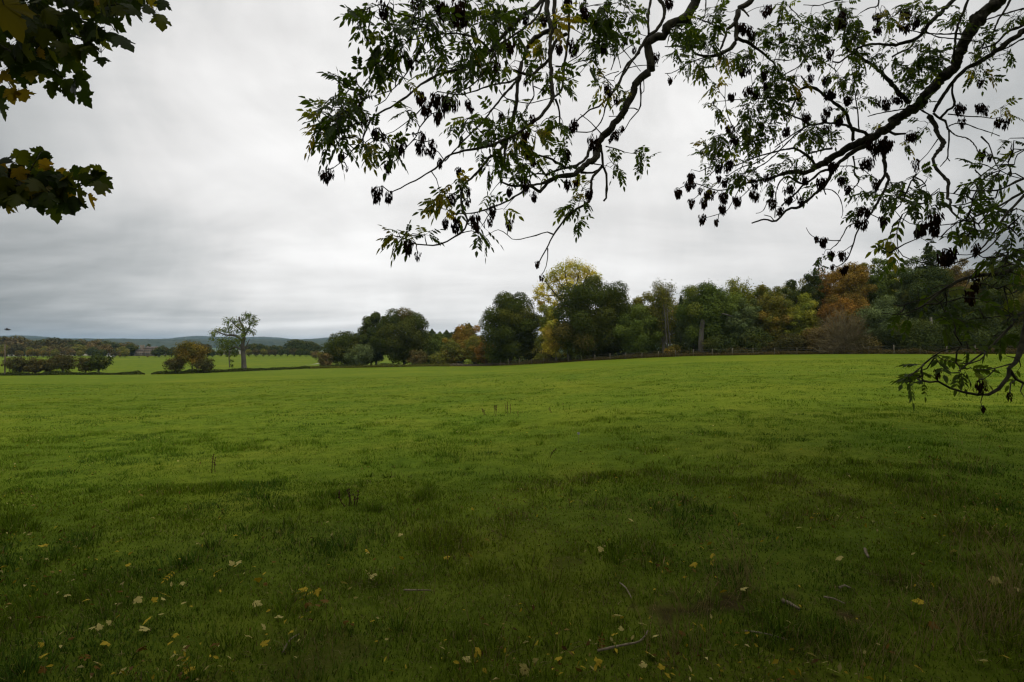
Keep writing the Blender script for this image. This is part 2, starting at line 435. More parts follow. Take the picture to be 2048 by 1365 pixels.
def tree(name, label, px, top, w, d, style='dome', pal='green', group=None, trunk_px=None, bark=None, seed=None, dens=1.0,
         cat='tree', skirt=None, base_py=None):
    """a tree standing d metres off: px centre, top row, width in photograph pixels -> real size."""
    r = np.random.default_rng(seed if seed is not None else int(px * 13 + top))
    bx, by = float(PX(px, d)), float(d)
    bz = float(H(bx, by))
    ht = EYE - (top - HOR) / F * d - bz
    W = w / F * d
    root = empty(name, (bx, by, bz)); tag(root, label, cat, group)
    bark = bark or M_bark_far
    ls = max(.14, .0025 * d)
    rA = (w / 2) * (ht * F / d / 2)
    T = TubeSet()
    if style == 'conifer':
        T.add([(0, 0, -.2), (0, 0, ht * .5), (0, 0, ht)], [.02 * ht, .012 * ht, .02], 6)
        n = int(rA * 7 * dens); h = r.random(n) ** 0.75
        z = ht * (.06 + .94 * h); whorl = np.abs(((h * 16) % 1) - .5) * 2
        rad = (W / 2) * (1 - h) ** .75 * (.35 + .65 * np.sqrt(r.random(n))) * (.6 + .5 * whorl) * (.75 + .5 * r.random(n))
        a = r.random(n) * 2 * math.pi
        C = np.stack([rad * np.cos(a), rad * np.sin(a), z - rad * .25], -1)
        nr = unit(np.stack([np.cos(a), np.sin(a), .9 + 0 * a], -1) + r.normal(size=(n, 3)) * .4)
        V, f = quads(C, nr, ls * (.6 + .7 * r.random(n)), .5, r)
        c = np.repeat(np.clip(pick(pal, n, r) * (1 + r.normal(size=(n, 1)) * .15), .004, 1), 4, 0)
    else:
        if style == 'dome':
            K = 46; lr = .24; cz = .54; rz = .46; shell = .62
        elif style == 'loose':
            K = 46; lr = .24; cz = .58; rz = .42; shell = .3
        elif style == 'sparse':
            K = 40; lr = .26; cz = .62; rz = .38; shell = .15
        elif style == 'bush':
            K = 26; lr = .30; cz = .46; rz = .54; shell = .5
        elif style == 'shrub':
            K = 30; lr = .26; cz = .58; rz = .42; shell = .4
        else:
            K = 36; lr = .24; cz = .55; rz = .45; shell = .5
        if skirt is not None: cz = 1 - (1 - skirt) / 2; rz = (1 - skirt) / 2
        g = (np.arange(K) + .5) / K; ph = np.arange(K) * 2.39996 + r.random() * 6
        zz = 1 - 2 * g; rh = np.sqrt(1 - zz * zz)
        D = np.stack([rh * np.cos(ph), rh * np.sin(ph), zz], -1) + r.normal(size=(K, 3)) * .12
        sc_ = (.88 + .16 * r.random(K)) * np.where(r.random(K) < (.08 if style == 'dome' else .3), .6, 1.0)
        lrad = lr * (.7 + .6 * r.random(K))
        R3 = np.array([W / 2, W / 2, rz * ht])
        C = D * R3 * (sc_ * (1 - lrad * .75))[:, None]
        C[:, 2] += cz * ht
        L = np.concatenate([C, np.stack([lrad * W / 2 * 1.25, lrad * W / 2 * 1.25, lrad * W / 2 * 1.0], -1)], 1)
        L[:, 2] = np.maximum(L[:, 2], L[:, 5] * .55)
        L[:, 2] = np.minimum(L[:, 2], ht - L[:, 5] * .9)
        if style in ('dome', 'bush', 'full'):
            L = np.vstack([L, [[0, 0, cz * ht, W * .33, W * .33, rz * ht * .72]]])
            L = np.vstack([L, [[0, 0, cz * ht * .55, W * .36, W * .34, rz * ht * .5]]])
        n = int(rA * {'dome': 12, 'bush': 8, 'loose': 4.6, 'sparse': 2.4, 'shrub': 6.0, 'full': 8.5}.get(style, 3.5) * dens)
        V, f, c = lobe_leaves(L, max(n, 300), ls, pal, r, shell, fuzz={'sparse': .38, 'loose': .24, 'shrub': .2}.get(style, .09 if style == 'dome' else .14))
        if style == 'sparse':
            r4 = np.random.default_rng(int(px)); CC = []
            for q in range(70):
                z0 = ht * r4.uniform(.25, .8); a4 = r4.random() * 6.283; reach = W * r4.uniform(.15, .52) * (1.15 - .6 * z0 / ht)
                z1 = min(ht, z0 + reach * r4.uniform(.8, 2.2) + ht * .06)
                e = np.array([math.cos(a4) * reach, math.sin(a4) * reach, z1]); s4 = np.array([0, 0, z0])
                p = spline([s4, s4 * .5 + e * .5 + [0, 0, -.05 * ht], e], ht * .06); T.add(p, np.linspace(.05, .018, len(p)), 4)
                m = int(max(n, 300) / 70 * r4.uniform(.2, 1.8)); CC.append(p[r4.integers(len(p) // 3, len(p), m)] + r4.normal(size=(m, 3)) * .42)
            CC = np.concatenate(CC); n = len(CC)
            V, f = quads(CC, rdir(n, r4), ls * (.6 + .8 * r4.random(n)), .65, r4)
            c = np.repeat(np.clip(pick(pal, n, r4) * 1.5 * (1 + r4.normal(size=(n, 1)) * .15), .004, 1), 4, axis=0)
        zt = np.percentile(V[:, 2], 99.6); V[:, 2] *= ht / zt
        tr = max(.12, .017 * ht)
        topz = ht * .62
        lean = r.normal(size=2) * .02 * ht
        T.add(spline([(0, 0, -.3), (lean[0] * .3, lean[1] * .3, ht * .25), (lean[0], lean[1], topz)], ht * .08),
              np.linspace(tr * 1.25, tr * .45, len(spline([(0, 0, -.3), (lean[0] * .3, lean[1] * .3, ht * .25), (lean[0], lean[1], topz)], ht * .08))), 8)
        nl = {'dome': 16, 'loose': 26, 'sparse': 24, 'shrub': 14}.get(style, 10)
        for q in r.choice(len(C), size=min(nl, len(C)), replace=False):
            e = C[q]; z0 = min(max(.12 * ht, e[2] * (.3 + .25 * r.random())), topz * .95)
            s = np.array([lean[0] * z0 / topz, lean[1] * z0 / topz, z0])
            m1 = s * .5 + e * .5 + np.array([0, 0, .06 * ht]) * r.random()
            p = spline([s, m1, e], ht * .08)
            T.add(p, np.linspace(tr * .42, tr * .10, len(p)), 5)
    mesh_np('crown', V, [f], M_leaf, root, col=c)
    T.build('trunk', bark, root)
    return root

# ------------------------------------------------------------------ trees round the field
_fp = np.array([-200, 0, 330, 488, 640, 850, 960, 1020, 1190, 1400, 1700, 2048, 2500])
_fd = np.array([134, 135, 136, 142, 160, 150, 138, 128, 113, 100, 88, 80, 70])
def DF(px): return float(np.interp(px, _fp, _fd))
HAW = "hawthorns along the hedge line"
for px, top, w, lab in (
        (40, 713, 54, "broad olive hawthorn beside the wooden pole, first of the hawthorn row"),
        (70, 718, 42, "low hawthorn with several thin stems, second in the hawthorn row"),
        (93, 719, 30, "narrow see-through hawthorn, third in the hawthorn row"),
        (124, 709, 52, "round brown hawthorn, tallest in the middle of the hawthorn row"),
        (171, 715, 40, "short hawthorn with a pale trunk, next to last in the hawthorn row"),
        (198, 707, 42, "dark almost black hawthorn at the open end of the hawthorn row")):
    tree('hawthorn', lab, px, top, w, DF(px) + 1, 'shrub', 'haw' if px < 190 else 'dark', HAW, skirt=.16, bark=M_bark, dens=.95)
tree('hawthorn', "small dark hawthorn under the amber tree, on its side away from the lone tree", 350, 716, 40, 136, 'shrub', 'haw', skirt=.14, bark=M_bark)
tree('field_maple', "amber autumn tree rising between two small dark hawthorns", 384, 683, 62, 138, 'loose', 'amber', skirt=.24, bark=M_bark, dens=1.5)
tree('hawthorn', "small dark hawthorn under the amber tree, on the side of the lone tree", 408, 717, 40, 136, 'shrub', 'haw', skirt=.14, bark=M_bark)

def tree_px(name, label, cat, px, d, limbs, lobes, pal, bark, size, per, crown_name='crown', shell=.1):
    """a tree whose limbs and leaf clumps are laid out one by one; every clump has its own distance and depth."""
    r = np.random.default_rng(int(px))
    b = np.array([PX(px, d), d, H(PX(px, d), d)])
    root = empty(name, tuple(b)); tag(root, label, cat)
    T = TubeSet()
    for w0, w1, pts in limbs:
        dd = np.linspace(0, 1, len(pts)); off = r.normal() * 1.2 * dd
        p = P3([q[0] for q in pts], [q[1] for q in pts], d + off)
        p = spline(p, .5); T.add(p, np.linspace(w0, w1, len(p)) / 2 / F * d, 7)
    T.build('trunk', bark, root, b)
    L = []
    for x, y, rr in lobes:
        c = P3(x, y, d + r.normal() * 2.0); q = rr * 1.15 / F * d
        L.append([*(c - b), q, q * 1.1, q * .9])
    n = int(sum(per * 2.7 * (l[3] * F / d / 2) ** 2 for l in L))
    V, f, c = lobe_leaves(L, n, size, pal, r, shell, fuzz=.3)
    mesh_np(crown_name, V, [f], M_leaf, root, col=c)
    return root
tree_px('lone_tree', "lone half-bare tree with a pale thick trunk standing in the hedge line", 'tree', 488, 142,
        [(11, 7, [(489, 746), (488, 735), (487, 715), (485, 700), (484, 690)]),
         (8, 3, [(485, 700), (486, 686), (488, 672), (486, 655), (480, 643), (478, 634)]),
         (5, 2, [(486, 684), (478, 676), (468, 671), (455, 671), (442, 667), (432, 662)]),
         (4, 1.5, [(487, 676), (496, 660), (503, 645), (508, 638)]), (4, 1.5, [(484, 662), (472, 652), (462, 642)]),
         (4, 1.2, [(489, 702), (493, 692), (496, 685), (499, 679)]), (3, 1.0, [(490, 698), (497, 695), (501, 692)]),
         (3, 1.5, [(482, 700), (470, 694), (460, 700), (458, 715), (459, 735)])],
        [(494, 633, 9), (505, 637, 8), (512, 643, 5), (500, 646, 7), (510, 650, 5), (486, 641, 6), (470, 643, 8), (456, 644, 9), (461, 653, 7),
         (478, 651, 7), (474, 662, 8), (455, 662, 8), (447, 661, 6), (490, 660, 9), (502, 662, 7), (506, 668, 5), (484, 672, 9), (462, 671, 7),
         (432, 663, 7), (424, 668, 6), (438, 660, 5), (420, 679, 4), (427, 679, 4), (428, 672, 5), (440, 682, 8), (452, 684, 10), (464, 684, 9),
         (476, 682, 8), (442, 694, 9), (455, 697, 9), (468, 697, 9), (479, 694, 6), (440, 706, 6), (458, 708, 8), (470, 708, 6), (463, 722, 4), (463, 732, 4), (448, 700, 7)],
        'green', M_bark_lone, .36, 2.3)
tree_px('yellow_ash', "tall airy yellow ash behind the big domed sycamore", 'tree', 1140, 136,
        [(9, 5, [(1140, 722), (1141, 680), (1143, 640), (1146, 612)]),
         (5, 1.5, [(1143, 640), (1128, 612), (1112, 590), (1100, 575), (1090, 562)]), (4, 1.2, [(1128, 612), (1110, 608), (1095, 603), (1084, 598)]),
         (5, 1.5, [(1146, 612), (1140, 590), (1134, 565), (1130, 545), (1133, 530)]), (4, 1.3, [(1146, 612), (1160, 585), (1170, 560), (1180, 540)]),
         (3, 1.0, [(1138, 585), (1122, 570), (1112, 555), (1105, 545)]), (3, 1, [(1112, 590), (1098, 592), (1080, 590)]), (3, 1, [(1140, 590), (1152, 570), (1158, 548), (1157, 532)])],
        [(1140, 532, 13), (1155, 534, 12), (1126, 538, 12), (1170, 541, 12), (1183, 548, 11), (1195, 556, 9), (1112, 546, 10), (1101, 552, 9), (1092, 562, 9),
         (1083, 574, 9), (1076, 586, 9), (1073, 597, 7), (1086, 590, 9), (1097, 576, 10), (1110, 562, 11), (1124, 556, 12), (1139, 551, 12), (1154, 553, 13), (1170, 558, 12),
         (1140, 570, 11), (1122, 575, 10), (1110, 588, 10), (1125, 596, 9), (1098, 600, 8), (1085, 608, 7), (1080, 606, 6), (1160, 572, 11), (1180, 566, 10), (1150, 590, 9), (1110, 608, 8),
         (1120, 620, 12), (1105, 628, 12), (1140, 615, 12), (1160, 605, 12)],
        'yellow', M_bark, .38, 2.9)

TREES = [
 # px, top, w, extra depth, style, pal, label, kwargs
 (690, 665, 84, 14, 'dome', 'syc', "dark round sycamore at the end of the tree belt nearest the lone tree", {}),
 (726, 668, 52, 20, 'dome', 'dark', "dark crown showing between the end sycamore and the tall two-lobed one", {}),
 (752, 627, 62, 16, 'dome', 'dark', "tall black-green sycamore with a stepped crown pressed against the brown-topped dome", {}),
 (808, 620, 106, 8, 'dome', 'sycb', "wide domed sycamore with a bronze thinning top", {}),
 (742, 655, 44, 12, 'dome', 'dark', "lower dark shoulder of sycamore beside the bronze-topped dome", {}),
 (876, 668, 46, 24, 'full', 'green', "mid green tree in front of the conifers, beside the bronze-topped dome", {}),
 (906, 678, 52, 8, 'full', 'mixo', "olive tree turning gold, in front of the conifer row", {}),
 (932, 650, 66, 20, 'full', 'orange', "bright orange tree among the conifers", {}),
 (952, 672, 54, 8, 'full', 'mixo', "rounded green and orange tree in front of the bright orange one", {}),
 (972, 684, 44, 4, 'full', 'rust', "rusty tree at the foot of the round dark sycamore", {}),
 (1021, 588, 120, 6, 'dome', 'syc', "round dark sycamore standing apart with sky gaps in its crown", {}),
 (1100, 612, 62, 9, 'loose', 'ygreen', "yellowing tree filling the gap between the two big sycamores", {'skirt': .1, 'dens': 1.6}),
 (1112, 640, 60, 6, 'loose', 'yellow', "low golden tree under the tall yellow ash", {'skirt': .06, 'dens': 1.4}),
 (1188, 560, 158, 6, 'dome', 'sycb', "biggest sycamore, a broad dome with bronze edges and hollows", {}),
 (1165, 640, 110, 4, 'full', 'syc', "dark lower sycamore growth beneath the biggest dome", {}),
 (1278, 612, 96, 5, 'full', 'green', "layered fresh green tree sweeping to the ground beside the biggest dome", {'skirt': .02}),
 (1292, 588, 60, 12, 'loose', 'olive', "olive tree peeping above the layered green one", {'dens': 1.5}),
 (1327, 563, 54, 7, 'sparse', 'olive', "thin half-bare tree with two pale stems and twigs above the wood", {'skirt': .16, 'bark': M_bark_pale, 'dens': 1.7}),
 (1362, 592, 40, 22, 'conifer', 'conif', "conifer top showing behind the thick pale trunk", {}),
 (1418, 570, 122, 6, 'full', 'green', "big ash with a thick pale trunk at the edge of the wood", {'skirt': .15}),
 (1388, 585, 62, 8, 'full', 'grey', "grey green ash shoulder beside the big pale-trunked ash", {}),
 (1478, 560, 62, 14, 'sparse', 'ygreen', "yellow green tree with a raised pale top sprig", {'dens': 2.6, 'skirt': .1}),
 (1490, 600, 70, 5, 'full', 'grey', "silver green willow beside the broken pale limb", {'skirt': .05}),
 (1520, 572, 52, 18, 'full', 'olive', "olive treetop level with the wood's skyline past the willow", {}),
 (1548, 578, 74, 7, 'full', 'mixo', "gold and brown tree standing over the bramble bank", {}),
 (1586, 562, 56, 14, 'full', 'dark', "dark green tree between the gold tree and the pointed one", {}),
 (1606, 590, 66, 7, 'full', 'ygreen', "bright green lit tree half hidden behind the brambles", {'dens': .9}),
 (1624, 546, 46, 12, 'full', 'dark', "pointed dark tree rising above the wood's skyline", {}),
 (1654, 538, 42, 20, 'sparse', 'rust', "thin reddish treetop next to the large orange tree", {'dens': 2.0}),
 (1700, 530, 86, 10, 'full', 'orange', "large orange tree, brightest in the right-hand wood", {}),
 (1688, 590, 84, 6, 'full', 'rust', "rust brown tree behind the bare thorn bush", {}),
 (1735, 528, 50, 18, 'full', 'olive', "olive treetop beside the large orange tree", {}),
 (1764, 518, 56, 12, 'full', 'green', "green tree whose top stands clear just past the orange tree", {}),
 (1790, 534, 52, 16, 'full', 'ygreen', "yellow green treetop between two dark trees", {}),
 (1762, 596, 104, 5, 'full', 'grey', "low grey green elder sweeping to the fence beside the bare bush", {'skirt': .02}),
 (1822, 520, 64, 10, 'full', 'grey', "grey green tree with a pale twiggy front", {}),
 (1858, 496, 58, 10, 'full', 'dark', "tallest dark tree of the right-hand wood, its narrow top above the rest", {}),
 (1850, 540, 104, 8, 'full', 'dark', "broad dark tree around the foot of the tallest one", {}),
 (1908, 524, 80, 12, 'full', 'brown', "brown leaved tree beyond the drooping ash branch", {}),
 (1930, 580, 110, 6, 'full', 'dark', "dark ivy clad tree with a pale bare trunk", {}),
 (1962, 545, 80, 14, 'full', 'mixo', "golden brown tree behind the drooping ash leaves", {}),
 (2010, 524, 90, 10, 'full', 'sycb', "sycamore at the picture's right edge behind the ash", {}),
 (2066, 540, 110, 8, 'full', 'mixo', "autumn tree cut by the right edge of the view", {}),
 (2150, 530, 140, 8, 'full', 'dark', "dark tree continuing the wood beyond the view", {}),
]
for px, top, w, dd, st, pal, lab, kw in TREES:
    nm = {'dome': 'sycamore', 'conifer': 'conifer'}.get(st, 'woodland_tree')
    tree(nm, lab, px, top, w, DF(px) + dd, st, pal, **kw)
for px, top, lab in ((864, 655, "first pointed conifer of the row behind the gold trees, beside the bronze dome"), (880, 660, "second conifer of the row, short and grey green"),
                     (893, 657, "third conifer of the row behind the olive tree"), (903, 661, "fourth conifer of the row, in the dip of the skyline"),
                     (916, 650, "fifth conifer of the row, beside the bright orange tree"), (938, 643, "tallest conifer, rising just behind the orange crown")):
    tree('conifer', lab, px, top + 4, 90, DF(px) + 34, 'conifer', 'conif', "conifers behind the orange tree", dens=1.4)
BUSH = [
 (650, 705, 30, 6, 'brown', "pale brown bush at the outer end of the tree belt"), (722, 690, 54, 4, 'grey', "grey green bush in front of the dark sycamores"),
 (836, 700, 38, 3, 'brown', "round brown bush at the foot of the bronze-topped dome"), (880, 704, 44, 3, 'olive', "dull olive bush beside the round brown one"),
 (936, 719, 20, 2, 'lime', "small lime green bush in front of the orange trees"), (996, 694, 46, 3, 'green', "green bush leaning on the round dark sycamore"),
 (1085, 706, 34, 3, 'olive', "scrubby bush below the low golden tree"), (1440, 668, 70, 3, 'dark', "dark undergrowth bush beside the thick pale trunk"),
 (1510, 660, 66, 3, 'dark', "dark holly bush under the silver green willow"), (1345, 690, 34, 2, 'amber', "small amber bush around the two pale stems"),
 (1830, 640, 110, 3, 'dark', "dark elder thicket behind the fence beside the pale trunk"), (1940, 660, 110, 3, 'dark', "dark thicket by the fence under the drooping ash"),
 (2040, 650, 110, 3, 'dark', "dark thicket at the right end of the fence"),
]
for px, top, w, dd, pal, lab in BUSH:
    tree('bush', lab, px, top, w, DF(px) + dd, 'bush', pal, cat='bush', skirt=.0)
for px, top, w, lab in ((1545, 682, 60, "low end of the brown bramble bank"), (1590, 668, 76, "middle of the brown bramble bank"), (1635, 655, 70, "highest brambles, against the bare thorn bush"),
                        (1480, 694, 70, "thin strip of brown brambles near the pale trunk"), (1720, 672, 70, "brambles on the far side of the bare thorn bush")):
    tree('bramble', lab, px, top, w, DF(px) + 2.5, 'bush', 'haw' if px != 1635 else 'brown', "brown brambles along the fence", cat='bramble', skirt=0.0)
# back rows that close the wood
r_ = np.random.default_rng(99)
for i, px in enumerate(np.arange(1215, 2300, 36)):
    top = np.interp(px, [1200, 1320, 1400, 1500, 1620, 1760, 1860, 2050, 2300], [610, 606, 590, 585, 566, 545, 540, 548, 540]) + r_.integers(-8, 10)
    tree('woodland_tree', "treetop filling the depth of the wood behind its front trees", px, top, 70, DF(px) + 26 + r_.random() * 8, 'full',
         ['green', 'olive', 'mixo', 'dark', 'brown', 'green'][r_.integers(0, 6)], "treetops deep in the wood", dens=.55)
for i, px in enumerate((838, 870, 905, 940, 975, 1065)):
    tree('woodland_tree', "low treetop closing the gap in the tree belt", px, 690 - (i % 2) * 8, 60, DF(px) + 30, 'full', ['olive', 'green', 'mixo'][i % 3], "treetops deep in the tree belt", dens=.6)

# slender leaning trunk, pale stems, thick pale trunk, broken limb
def trunk_part(name, of, d, limbs, bark):
    b = P3(limbs[0][2][0][0], limbs[0][2][0][1], d)
    if name != 'leaning_limb': b[2] = H(b[0], b[1])
    root = BYLABEL[of]
    T = TubeSet()
    for w0, w1, pts in limbs:
        p = P3([q[0] for q in pts], [q[1] for q in pts], d); p = spline(p, .4)
        T.add(p, np.linspace(w0, w1, len(p)) / 2 / F * d, 8)
    o = T.build(name, bark, root, b); o.location = b - np.array(root.location)
    return o
BYLABEL = {o["label"]: o for o in sc.objects if "label" in o}
def dgr(px, off): return DF(px) + off
trunk_part('leaning_trunk', "low golden tree under the tall yellow ash", dgr(1138, 3),
           [(6, 3.5, [(1138, 726), (1136, 700), (1133, 675), (1131, 655), (1128, 640)])], M_bark_far)
trunk_part('pale_trunk', "big ash with a thick pale trunk at the edge of the wood", dgr(1402, 2.5),
           [(12, 9, [(1403, 717), (1402, 700), (1402, 684), (1403, 662), (1406, 640)])], M_bark_lone)
trunk_part('pale_stem', "thin half-bare tree with two pale stems and twigs above the wood", dgr(1334, 3),
           [(3.5, 2, [(1336, 716), (1335, 690), (1332, 665), (1331, 640), (1327, 610)])], M_bark_lone)
trunk_part('pale_stem', "thin half-bare tree with two pale stems and twigs above the wood", dgr(1340, 3.4),
           [(3.5, 2, [(1340, 716), (1340, 690), (1338, 665), (1335, 640), (1334, 615)])], M_bark_lone)
trunk_part('leaning_limb', "silver green willow beside the broken pale limb", dgr(1490, 4.0),
           [(2.2, 6.0, [(1444, 628), (1455, 630), (1468, 636), (1480, 644), (1492, 655), (1500, 672), (1503, 690), (1504, 714)])], M_bark_lone)
trunk_part('pale_trunk', "dark ivy clad tree with a pale bare trunk", dgr(1863, 3.0),
           [(5, 4, [(1864, 712), (1863, 690), (1863, 660), (1862, 635)])], M_bark_pale)

# bare thorn bush: a fan of pale twigs
def bare_bush(px, top, w, d, label):
    r = np.random.default_rng(5)
    b = np.array([PX(px, d), d, float(H(PX(px, d), d))]); ht = EYE - (top - HOR) / F * d - b[2]; W = w / F * d
    T = TubeSet()
    for k in range(620):
        D = rdir(1, r)[0]; D[2] = abs(D[2]); e = D * np.array([W / 2, W / 2, ht]) * (.7 + .3 * r.random())
        s = np.array([r.normal() * .5, r.normal() * .5, .1 + r.random() * ht * .3])
        m = s * .4 + e * .6 + r.normal(size=3) * .3
        p = spline([s, m, e, e + unit(D + r.normal(size=3) * .5) * .5], 1.2)
        T.add(p, np.linspace(.035, .014, len(p)), 3)
        for q in range(3):
            a = p[r.integers(len(p) // 2, len(p))]; T.add([a, a + unit(D + r.normal(size=3) * .7) * (.4 + .5 * r.random())], [.016, .009], 3)
    o = T.build('bare_bush', noise_mat('bare_twig', (.10, .078, .036), (.165, .135, .066), 1.2)); o.location = b
    return tag(o, label, 'bush')
bare_bush(1684, 616, 104, DF(1684) + 1.5, "pale bare thorn bush fanning up before the orange trees")

# verge plants along the edge of the field: uncountable low growth
def strip(name, pxs, h0, h1, pal, per_m, size, depth_w, label=None, dofs=0.0, seed=1, gap=None, hcap=None):
    r = np.random.default_rng(seed)
    a, b = pxs; n = int(per_m)
    px = a + (b - a) * r.random(n)
    if gap: px = px[(px < gap[0]) | (px > gap[1])]
    n = len(px)
    d = np.interp(px, _fp, _fd) + dofs + (r.random(n) - .5) * depth_w
    x = (px - 1024) / F * d
    z = H(x, d); hh = h0 + (h1 - h0) * vnoise(x, d, 3.5, seed, 2) ** 1.2
    if gap: hh = hh * (.25 + .75 * sstep(np.maximum(gap[0] - px, px - gap[1]), 0, 14))
    C = np.stack([x, d, z + hh * r.random(n) ** .8], -1)
    V, f = quads(C, unit(r.normal(size=(n, 3)) * .6 + np.array([0, -.3, .8])), size * (.5 + r.random(n)), .45, r)
    c = np.repeat(np.clip(pick(pal, n, r) * (1 + r.normal(size=(n, 1)) * .2), .004, 1), 4, 0)
    o = mesh_np(name, V, [f], M_leaf, col=c); return tag(o, label, None, None, 'stuff')
strip('nettle_strip', (-60, 860), .25, 1.35, 'dark', 26000, .26, 3.5, dofs=-.5, seed=3, gap=(289, 302))
strip('long_grass', (620, 900), .3, .9, 'olive', 9000, .24, 5, dofs=-2, seed=4)
strip('dry_grass_verge', (840, 1010), .3, .9, 'twig', 7000, .22, 3, dofs=0, seed=5)
strip('undergrowth', (1000, 2300), .3, 1.5, 'haw', 30000, .2, 3, dofs=1.8, seed=6)
strip('dark_understorey', (860, 2300), .5, 4.5, 'dark', 30000, .5, 8, dofs=13, seed=16)
strip('verge_grass', (980, 2300), .12, 1.05, 'brown', 26000, .16, 1.6, dofs=-.2, seed=7)

# post and wire fence
def fence():
    root = empty('wire_fence', tuple(G3(1400, 712))); root.location = (PX(1400, DF(1400)), DF(1400), float(H(PX(1400, DF(1400)), DF(1400))))
    tag(root, "weathered post and wire fence along the edge of the wood", 'fence')
    o0 = np.array(root.location)
    line = []
    pxs = np.linspace(985, 2240, 400); X = np.array([[PX(p, DF(p) - .3), DF(p) - .3] for p in pxs])
    s = np.concatenate([[0], np.cumsum(np.hypot(*np.diff(X, axis=0).T))])
    r = np.random.default_rng(3)
    for k, t in enumerate(np.arange(0, s[-1], 3.3)):
        x = np.interp(t, s, X[:, 0]); y = np.interp(t, s, X[:, 1]); z = float(H(x, y))
        big = k % 7 == 3
        h = 1.2 + r.normal() * .05 + (.12 if big else 0); w = .085 if big else .062
        T = TubeSet(); tl = r.normal(size=2) * .03
        T.add([(0, 0, -.2), (tl[0] * .5, tl[1] * .5, h * .5), (tl[0], tl[1], h), (tl[0], tl[1], h + .01)], [w, w, w * .95, .005], 7)
        p = T.build('post', M_wood, root); p.location = (x - o0[0], y - o0[1], z - o0[2])
        line.append((x, y, z))
    for h in (.45, .8, 1.1):
        T = TubeSet(); T.add([(a - o0[0], b - o0[1] - .06, c - o0[2] + h) for a, b, c in line], [.0045] * len(line), 4)
        T.build('wire', M_metal, root)
fence()

# wooden pole, bird
def pole():
    d = 134; x = PX(9.5, d); z = float(H(x, d)); h = EYE - (689 - HOR) / F * d - z
    root = empty('wooden_pole', (x, d, z)); tag(root, "weathered wooden pole standing beside the first hawthorn", 'pole')
    T = TubeSet(); T.add([(0, 0, -.3), (.02, 0, h * .5), (.03, 0, h), (.03, 0, h + .02)], [.15, .13, .11, .02], 10); T.build('shaft', M_pole, root)
    T = TubeSet(); T.add([(-.35, 0, h - .35), (.42, 0, h - .33)], [.05, .05], 6); T.build('crossarm', M_pole, root)
pole()
def bird():
    d = 90; c = P3(15, 660, d)
    V = []; Fq = []
    prof = [(-.28, .005), (-.22, .03), (-.1, .065), (.05, .07), (.15, .045), (.2, .04), (.24, .03), (.29, .004)]
    T = TubeSet(); T.add([(p[0], 0, .02 * math.sin(p[0] * 6)) for p in prof], [p[1] for p in prof], 8)
    VV = [v for v in np.concatenate(T.V)]; FF = [np.concatenate(T.F)]
    wing = []
    for s in (-1, 1):
        k = len(VV)
        pts = [(.12, .04, .03), (.10, .25, .12), (.05, .48, .10), (-.06, .62, .04), (-.12, .42, .09), (-.1, .2, .10), (-.12, .04, .03)]
        for z in (.008, -.008):
            for p in pts: VV.append(np.array([p[0], s * p[1], p[2] + z]))
        n = len(pts)
        q = [[k + 0, k + 1, k + 5, k + 6], [k + 1, k + 2, k + 4, k + 5], [k + n, k + n + 1, k + n + 5, k + n + 6], [k + n + 1, k + n + 2, k + n + 4, k + n + 5]]
        q += [[k + i, k + (i + 1) % n, k + n + (i + 1) % n, k + n + i] for i in range(n)]
        FF.append(np.array(q)); FF.append(np.array([[k + 2, k + 3, k + 4], [k + n + 2, k + n + 3, k + n + 4]]))
    k = len(VV)
    for p in ((-.24, -.02, .0), (-.24, .02, 0), (-.42, .07, .01), (-.42, -.07, .01)): VV.append(np.array(p))
    FF.append(np.array([[k, k + 1, k + 2, k + 3]]))
    o = mesh_np('bird', np.array(VV), FF, M_bird, smooth=True, loc=c); o.rotation_euler = (.15, .1, R(60)); o.scale = (1.6,) * 3
    tag(o, "small dark bird flying low over the far wood", 'bird')
bird()

